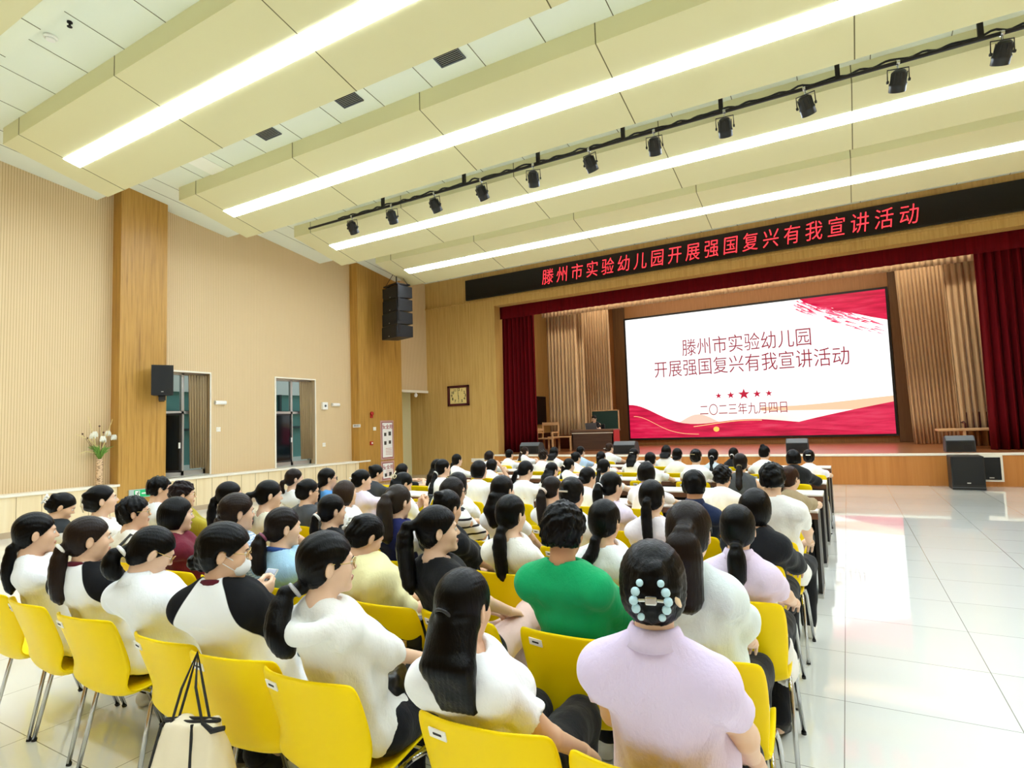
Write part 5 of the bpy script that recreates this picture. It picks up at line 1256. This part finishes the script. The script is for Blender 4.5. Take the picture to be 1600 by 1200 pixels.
P(4, 1205, 722, "white tee with short hair on the aisle chair", -.54, male=True, look=(0, 0, 0), hair=Hh('male', t=.016, c='#131110'), shirt=S_('#F8F8F6', sleeve=.66, loose=.022), arms=('thigh', 'out'), legs='wide')
# rows at the desks
dk = dict(arms='desk', slouch=True)
P(5, 588, 726, "dark grey tee with spiky clipped-up hair", None, look=(-28, 14, 0), hair=Hh('bun', tie=(0, -.09, .06), rb=.03), shirt=S_('#3C3F44', sleeve=.6), **dk)
P(5, 692, 717, "white tee with a wavy ponytail tied in white", -4.16, look=(-22, 2, 0), hair=Hh('pony', L=.30, r=.036, tie=(0, -.09, -.06), band='#F4F2EE', kick=.04), shirt=S_(), **dk)
P(5, 749, 719, "white tee with a rounded chin-length bob", -3.62, look=(-22, 6, 0), hair=Hh('bob', c='#1E1513', len=-.105), shirt=S_(), **dk)
P(5, 821, 720, "white shirt bent over, dark low ponytail hanging aside", -3.02, look=(-20, 26, 0), hair=Hh('pony', c='#15161C', L=.16, r=.03, tie=(-.03, -.09, -.05), kick=.05, side=-.08), shirt=S_(), **dk)
P(5, 918, 730, "white top with smooth gathered hair, bowing rightwards", None, look=(-26, 18, 0), hair=Hh('lowbun', c='#1E1917'), shirt=S_(), **dk)
P(5, 1010, 721, "white lilac-edged top with chin-length hair", None, look=(-2, 12, 0), hair=Hh('bob', c='#1B1513', len=-.10), shirt=S_('#F6F2FA', collar='#CDBBE2'), **dk)
P(5, 1128, 727, "white tee with curly pinned-up hair", -1.0, look=(-6, 22, 0), hair=Hh('curly', c='#1B1411', t=.017), shirt=S_('#F9F6F3', sleeve=.65, loose=.02), **dk)
P(5, 1233, 728, "tan tee with auburn ponytail, elbow on the desk", -.56, look=(-30, 8, 0), hair=Hh('pony', c='#4A2A1A', L=.26, r=.03, tie=(-.03, -.09, -.03), kick=.03), shirt=S_('#A3906F', sleeve=.5), arms=('desk', (.06, .44, .79)), pole=(1.3, .1, -.05), slouch=True)
P(6, 629, 724, "black top in front of the dark doorway", None, look=(-20, 6, 0), hair=Hh('long', L=.25), shirt=S_('#18181A'), **dk)
P(6, 684, 717, "black top with a white strap and loose hair", -4.86, look=(-20, 2, 0), hair=Hh('long', L=.24), shirt=S_('#161517'), strap='#F2F0EC', **dk)
P(6, 862, 722, "white tee with half-clipped black hair", None, look=(-14, 12, 0), hair=Hh('half', L=.12, clip=('bar', '#D9CFC2', (-.01, -.125, -.02))), shirt=S_(), **dk)
P(6, 943, 717, "white top with plain dark hair over papers", None, look=(-10, 16, 0), hair=Hh('pony', L=.28, r=.03, tie=(0, -.1, -.06)), shirt=S_(), **dk)
P(6, 1156, 708, "grey vest with a low brown ponytail", -1.02, look=(0, 6, 0), hair=Hh('pony', c='#241A15', L=.24, r=.04, tie=(0, -.1, -.04), kick=.03, band='#8A7A50', rt=.005), shirt=dict(c='#4A4D50', sleeve=0, loose=.02, neck='v'), **dk)
P(7, 714, 709, "white tee sitting upright before the yellow wooden wall", None, look=(-12, 2, 0), hair=Hh('pony', c='#161212', L=.22, r=.026, tie=(-.02, -.09, -.06)), shirt=S_(), **dk)
P(7, 769, 717, "white tee with short dark hair leaning on a hand", None, look=(-24, 10, 0), hair=Hh('bob', c='#1C1412', len=-.09), shirt=S_(), arms=('desk', 'chin'), slouch=True)
P(7, 889, 716, "white vest with a tight ponytail and pale tie", None, look=(-22, 10, 0), hair=Hh('pony', L=.26, r=.03, tie=(-.02, -.1, -.02), band='#E9DFD8', kick=.03), shirt=S_(), **dk)
P(7, 1016, 706, "white tee with a small hair tie, behind the monitor", None, look=(-2, 4, 0), hair=Hh('pony', L=.10, r=.03, tie=(0, -.1, -.04), band='#D8D0D0', rt=.006), shirt=S_(), **dk)
P(7, 1087, 701, "white tee with a bronze clip in dark hair", None, look=(-6, 6, 0), hair=Hh('claw', c='#1F1511', clip=('bar', '#8B7A4A', (-.01, -.13, .03))), shirt=S_(), **dk)
P(7, 1238, 702, "black hooded jacket and glasses beside the aisle", -.62, look=(24, 6, 0), hair=Hh('bob', len=-.08), shirt=dict(c='#131417', neck='hood', sleeve=1.75, loose=.03, name='jacket'), glasses='gold', **dk)
P(8, 765, 704, "white top half hidden behind the short dark hair", None, look=(-24, 8, 0), hair=Hh('bob', c='#2A1B16', len=-.08), shirt=S_(), **dk)
P(8, 849, 702, "white tee with a curled brown updo", None, look=(-4, 6, 0), hair=Hh('curly', c='#3A2A20', t=.016), shirt=S_(), **dk)
P(8, 900, 706, "white top with a small high bun before the podium", None, look=(-16, 14, 0), hair=Hh('bun', tie=(-.03, -.08, .05), rb=.03), shirt=S_(), **dk)
P(8, 939, 705, "white top with dark ponytail under the podium's right end", None, look=(-6, 8, 0), hair=Hh('pony', L=.2, r=.028), shirt=S_(), **dk)
P(8, 990, 700, "white tee with a silver side clip and hanging hair", None, look=(-14, 8, 0), hair=Hh('half', L=.16, clip=('bar', '#D8D8DA', (.03, -.12, .03))), shirt=S_(), **dk)
P(8, 1058, 700, "cream tee with a neat round knot of hair", None, look=(-2, 4, 0), hair=Hh('lowbun', t=.014), shirt=S_('#F4F4EA'), **dk)
P(8, 1114, 701, "pale blue top with a long straight ponytail", None, look=(-2, 6, 0), hair=Hh('pony', c='#1D1B1C', L=.30, r=.034, tie=(0, -.1, -.02), band='#F0EEF0', rt=.006, flat=1.4), shirt=S_('#C9D6E4'), **dk)
P(8, 1194, 696, "white tee with a high round top bun", -1.05, look=(-16, 14, 0), hair=Hh('bun', tie=(-.01, -.05, .10), rb=.04), shirt=S_(), **dk)
P(8, 1263, 702, "white tee with a white round clip by the last desk", -.50, look=(0, 4, 0), hair=Hh('claw', clip=('bar', '#FFFFFF', (.0, -.125, .03))), shirt=S_('#F4F1FA'), **dk)
P(9, 796, 702, "white tee with cropped dark hair before the red curtain", None, look=(-10, 4, 0), hair=Hh('short', c='#191516', t=.014), shirt=S_(), **dk)
P(9, 866, 698, "white tee with long straight black hair", None, look=(-12, 6, 0), hair=Hh('long', L=.12, c='#151214'), shirt=S_(), **dk)
P(9, 907, 697, "light blue shirt in front of the podium", None, look=(-14, 8, 0), hair=Hh('lowbun'), shirt=S_('#B9D3F2'), **dk)
P(9, 1041, 695, "white top with loose hair below the screen's middle", None, look=(-2, 4, 0), hair=Hh('long', c='#1E1412', L=.08), shirt=S_(), **dk)
P(9, 1146, 699, "black vest over a pale shirt with white hair tie", None, look=(-16, 6, 0), hair=Hh('pony', L=.12, r=.026, tie=(.02, -.1, -.03), band='#F2EEEE'), shirt=dict(c='#1B1B1E', sleeve=0, loose=.018), **dk)
P(10, 820, 698, "white tee with a wavy brown ponytail before the left monitor", None, look=(-16, 6, 0), hair=Hh('pony', c='#3E2A1E', L=.24, r=.045, tie=(-.02, -.1, -.03), band='#D8C8B8', kick=.04), shirt=S_(), **dk)
P(10, 952, 692, "white shirt with a low auburn bun in the front row", None, look=(-22, 8, 0), hair=Hh('lowbun', c='#4A2E1C', clip=('bar', '#F4F0EC', (-.05, -.1, -.02))), shirt=S_(), **dk)

PEOPLE = {}; ROWS = {}
for n, (row, px, py, desc, seat, dy, k) in enumerate(A_):
    ry = ROWY[row]; yh = ry+(dy if dy is not None else (.10 if row < 5 else .36))
    p = on_y(px, py, yh); CX = seat if seat is not None else p[0]; CX = CX-(.06 if row == 0 and CX < -1 else 0)
    X = CX+max(-.10, min(.10, .75*(p[0]-CX)))
    sp = dict(k); sp['lod'] = 0 if row == 0 or (row == 1 and px > 260) else 1 if row <= 3 else 2
    if row <= 2: sp['face'] = True
    yw = math.radians(sp.get('yaw', 0)); Yr = ry+.295
    dxw, dyw = p[0]-X, yh-Yr
    hx = dxw*math.cos(yw)+dyw*math.sin(yw); hyy = -dxw*math.sin(yw)+dyw*math.cos(yw)
    sp['H'] = (hx, hyy, p[2]-.108); sp['X'] = X; sp['Y'] = Yr; sp['label'] = 'person in '+desc; sp['group'] = None
    st = sp['shirt']
    if desc.startswith('blue checked'): st['m'] = checked('#DDE6EE', '#93A9C0', 'cloth_checked')
    elif 'm' in st: st.pop('m')
    if st.get('stripe'): st['m'] = stripes('#F4F3EE', '#26262A', 5.2, 'Z', 'cloth_striped', .82)
    root, J = person(sp, n+11); PEOPLE[desc] = (root, J, X, Yr); ROWS.setdefault(row, []).append((X, desc))
    if sp.get('strap'):
        N = J['N']; g = G(); g.tube([N+np.array((.09, .06, -.06)), N+np.array((.085, -.03, .0)), N+np.array((.05, -.105, -.09)), N+np.array((-.05, -.135, -.26))], .009, 6, flat=1.6); obj('shoulder_strap', g, mat('strap_'+sp['strap'].strip('#'), sp['strap'], .6), root)
    place_chair(CX, ry, 'yellow chair under person in '+desc, math.radians(rnd.uniform(-2, 2)+(sp.get('yaw', 0)*.4)))
for (x, row, lab) in ((-4.12, 0, "yellow chair cut by the left edge beside the nearest white blouse"), (-5.26, 6, 'empty yellow chair beside the black top with white strap'), (-4.62, 5, 'empty yellow chair between the dark grey tee and wavy ponytail'),
                      (-3.2, 3, 'empty yellow chair beside the straight brown shoulder hair')):
    place_chair(x, ROWY[row], lab)
# desks
for row in range(5, 11):
    y = ROWY[row]+.62; w = 1.375
    for j in range(4 if row < 9 else 5):
        x1 = -.27-j*w; x0 = x1-w; c = (x0+x1)/2
        near = sorted(ROWS[row], key=lambda q: abs(q[0]-c))
        if abs(near[0][0]-c) < .75: lab = 'desk before person in '+near[0][1]
        else:
            nb = sorted(ROWS.get(row+1, ROWS[row]), key=lambda q: abs(q[0]-c)); d_ = near[0]
            if row < 10 and abs(nb[0][0]-c) < .6: lab = 'desk just behind person in '+nb[0][1]
            else: 
                if row in (9, 10) : continue
                lab = 'desk one place along from person in '+d_[1]
        desk(x0, x1, y, lab)
# papers on the desks
pn = 0
for row in range(5, 10):
    for (x, desc) in ROWS[row]:
        if rnd.random() < .6:
            g = G(); g.box2((-.105, -.14, 0), (.105, .14, .004)); o = obj('sheet_of_paper', g, M['paper']); o.location = (x+.02, ROWY[row]+.86, .753); o.rotation_euler.z = rnd.uniform(-.3, .3)
            tag(o, 'paper before person in '+desc, 'paper', 'papers on the desks')

# ------------------------------------------------------------------ things held, worn on chairs or lying on laps
def world(desc, p):
    root, J, X, Y = PEOPLE[desc]; a = root.rotation_euler.z; return Vector((X+p[0]*math.cos(a)-p[1]*math.sin(a), Y+p[0]*math.sin(a)+p[1]*math.cos(a), p[2]))
def find(s): return next(d for d in PEOPLE if s in d)
def phone(desc, dark=True, name='phone', lab=''):
    J = PEOPLE[desc][1]; c = (J['W'][1]+J['W'][-1])/2+np.array((0, .10, .03)); t = thing(name, lab, 'phone', world(desc, c), PEOPLE[desc][0].rotation_euler.z)
    R = RX(-.7)
    g = G().box((0, 0, 0), (.072, .008, .15), R, .004); obj('body', g, mat('phone_case', '#DADADA' if not dark else '#1B1B1D', .3), t); g = G().box((0, -.0045, .003), (.066, .001, .142), R); obj('display', g, mat('phone_screen', '#1A2024', .1), t)
phone(find('bowing over a phone'), False, lab='pale phone held by the bowing person in white polo')
phone(find('pale yellow linen'), True, lab='dark phone held by the bowing person in pale yellow linen shirt')
phone(find('looped clip and lowered'), True, lab='dark phone held by the person in white blouse with lowered head')
d0 = find('light blue knit'); J = PEOPLE[d0][1]; c = (J['W'][1]+J['W'][-1])/2+np.array((.06, .12, .03)); t = thing('magazine', 'green and white magazine held by the person in light blue knit', 'magazine', world(d0, c), -.3)
g = G().add([(-.1, 0, -.13), (0, .03, -.13), (0, .03, .13), (-.1, 0, .13)], [(0, 1, 2, 3)]); g.add([(0, .03, -.13), (.1, 0, -.13), (.1, 0, .13), (0, .03, .13)], [(0, 1, 2, 3)])
mg = mat('magazine_page', '#CFE0A8', .5); tt = NT(mg); tt.col(tt.ramp(tt.noise(tt.coords((12, 12, 12)), 1.2, 3), [(.4, '#F4F3E4'), (.5, '#B5CF7A'), (.62, '#7FA050'), (.7, '#F1EFE0')])); o = obj('page', g, mg, t); o.modifiers.new('s', 'SOLIDIFY').thickness = .004
# black leather bag on the lap of the hooded top
d0 = find('hooded top holding'); J = PEOPLE[d0][1]; t = thing('handbag', 'black leather bag under the hand of the person in hooded top', 'bag', Vector(on_y(616, 1066, 1.76)), -.9); t.scale = (.72, .72, .72)
f = Field(axis_pts(-.2, .2, .009), axis_pts(-.15, .15, .009), axis_pts(-.16, .15, .009)); f.el((0, 0, -.02), (.15, .075, .085), .02); f.rc((-.1, 0, .03), (.1, 0, .03), .05, .05, .04); X_, Y_, Z_ = f.xyz(); f.F += .004*noise3(X_, Y_, Z_, 5, 60, 5); Pm, Qm = f.mesh(1); lm_ = mat('black_leather', '#131314', .3); tt = NT(lm_); tt.bump(tt.noise(tt.coords((30, 30, 30)), 2, 4), .4, .004); np_obj('bag_body', Pm, Qm, lm_, t)
g = G()
for k in range(9): a = .25*k; g.loop([(.02+.018*k*.4+.011*math.cos(b), -.02+.02*math.sin(a), .085+.012*k+.008*math.sin(b)) for b in np.linspace(0, 6.28, 9)[:-1]], .0025, 5)
obj('chain', g, M['chrome'], t)
g = G().loop([(.02*math.cos(b)+.04, -.085, -.05+.02*math.sin(b)) for b in np.linspace(0, 6.28, 13)[:-1]], .003, 6); obj('ring', g, M['chrome'], t)
# black flap bag with gold clasp beside the pale yellow shirt
p = on_y(626, 992, 2.14); t = thing('handbag', 'black flap handbag with a gold clasp beside the pale yellow shirt', 'bag', (p[0], 2.14, p[2]-.085), .35)
g = G().box2((-.115, -.04, 0), (.115, .045, .165), .012); obj('bag_body', g, lm_, t); g = G().box2((-.118, -.05, .045), (.118, -.036, .17), .006); obj('flap', g, lm_, t)
g = G().box2((.0, -.056, .05), (.05, -.049, .08), .003); g.box2((.012, -.06, .055), (.038, -.055, .075), .002); obj('clasp', g, M['goldwire'], t)
g = G()
for s in (-1, 1):
    for k in range(12): a = k/11; g.loop([(s*.1*(1-a)+.008*math.cos(b)+.03, -.05-.0*a, .02-.13*a+.06*a*a+.008*math.sin(b)) for b in np.linspace(0, 6.28, 8)[:-1]], .0022, 5)
obj('chain_strap', g, M['chrome'], t)
# canvas tote with black piping hanging on a chair of the nearest row
p0 = on_y(296, 1012, 1.31); p1 = on_y(300, 1125, 1.235); p2 = on_y(310, 1215, 1.235)
t = thing('tote_bag', 'cream canvas tote bag with black trim hanging from the chair corner', 'bag', (p1[0], 1.235, p2[2]-.16), math.radians(25)); hb = p1[2]-(p2[2]-.16)
f = Field(axis_pts(-.2, .2, .008), axis_pts(-.1, .1, .008), axis_pts(-.05, hb+.05, .008)); [f.rc((-.085+.02*q, 0, .06+(hb-.05)*q), (.085-.02*q, 0, .06+(hb-.05)*q), .065-.045*q, .065-.045*q, .05) for q in np.linspace(0, 1, 9)]; X_, Y_, Z_ = f.xyz(); f.cut(Z_-hb+0*X_+0*Y_); f.F += .0045*noise3(X_, Y_, Z_*.5, 3, 40, 5)
Pm, Qm = f.mesh(1); np_obj('bag_body', Pm, Qm, mat('canvas', '#EFE3C6', .85), t)
g = G().loop([(.1*math.cos(b),   .012*math.sin(b), hb) for b in np.linspace(0, 6.28, 17)[:-1]], .006, 6); g.tube([(-.095, -.02, hb), (-.13, -.045, hb*.5), (-.13, -.05, .05)], .005, 6); g.tube([(.02, -.03, hb), (.03, -.06, hb*.5), (.05, -.075, .06)], .005, 6); obj('trim', g, M['rubber'], t)
hz = p0[2]-(p2[2]-.16)+.005
for s in (-1, 1): g = G().tube([(-.06, s*.02, hb), (-.045, s*.02+.03, (hb+hz)/2), (-.03, .075, hz), (.0, s*.02+.04, (hb+hz)/2), (.05, s*.02, hb)], .0045, 6); obj('handle', g, M['rubber'], t)
g = G().tube([(.05, -.02, hb), (.09, -.03, hb-.02), (.13, -.02, hb-.015)], [.006, .01, .008], 6); obj('bow', g, M['rubber'], t)
# white drawstring bag hanging by the aisle chair, folded pale pink jacket
p = on_y(1213, 955, 3.05); t = thing('cloth_bag', 'white cloth bag hanging beside the aisle chair ahead of the lilac polo', 'bag', (p[0]+.02, 3.1, .32), 0)
f = Field(axis_pts(-.12, .12, .008), axis_pts(-.15, .15, .008), axis_pts(-.03, .34, .008)); f.el((0, 0, .1), (.05, .085, .1), .03); f.rc((0, 0, .15), (0, 0, .27), .045, .018, .03); X_, Y_, Z_ = f.xyz(); f.F += .005*noise3(X_, Y_, Z_, 8, 60, 5); Pm, Qm = f.mesh(1); np_obj('bag_body', Pm, Qm, mat('white_cotton', '#F1EFEA', .9), t)
g = G(); g.tube([(0, -.01, .27), (-.02, -.03, .36), (-.03, .0, .46)], .004, 5); g.tube([(0, .01, .27), (-.02, .03, .36), (-.03, .0, .46)], .004, 5); obj('cord', g, M['trimwhite'], t)
# person on the stage at the podium
p = on_y(928, 649, 18.02)
sp = dict(lod=0, face=True, male=True, X=p[0], Y=18.15, Z=ZST, yaw=180, H=(0, .13, p[2]-ZST-.108), look=(0, 20, 0), arms=((-.13, .42, .74), (.13, .42, .74)), hair=Hh('male', t=.016, c='#121010'), shirt=S_('#17181A', sleeve=.6), glasses='black', label='person in black tee and glasses seated at the stage podium', skin=1)
person(sp, 400)
t = thing('office_chair', 'black chair behind the podium under the person in black tee', 'chair', (p[0], 18.35, ZST))
g = G().box2((-.22, -.4, .38), (.22, .05, .435), .02); obj('seat', g, M['black'], t); g = G().box2((-.21, .06, .42), (.21, .1, .84), .02); obj('backrest', g, M['black'], t)
for sx_ in (-.19, .19):
    for y in (-.36, .05): g = G().tube([(sx_, y, 0), (sx_, y, .38)], .012, 8); obj('leg', g, M['darkmetal'], t)
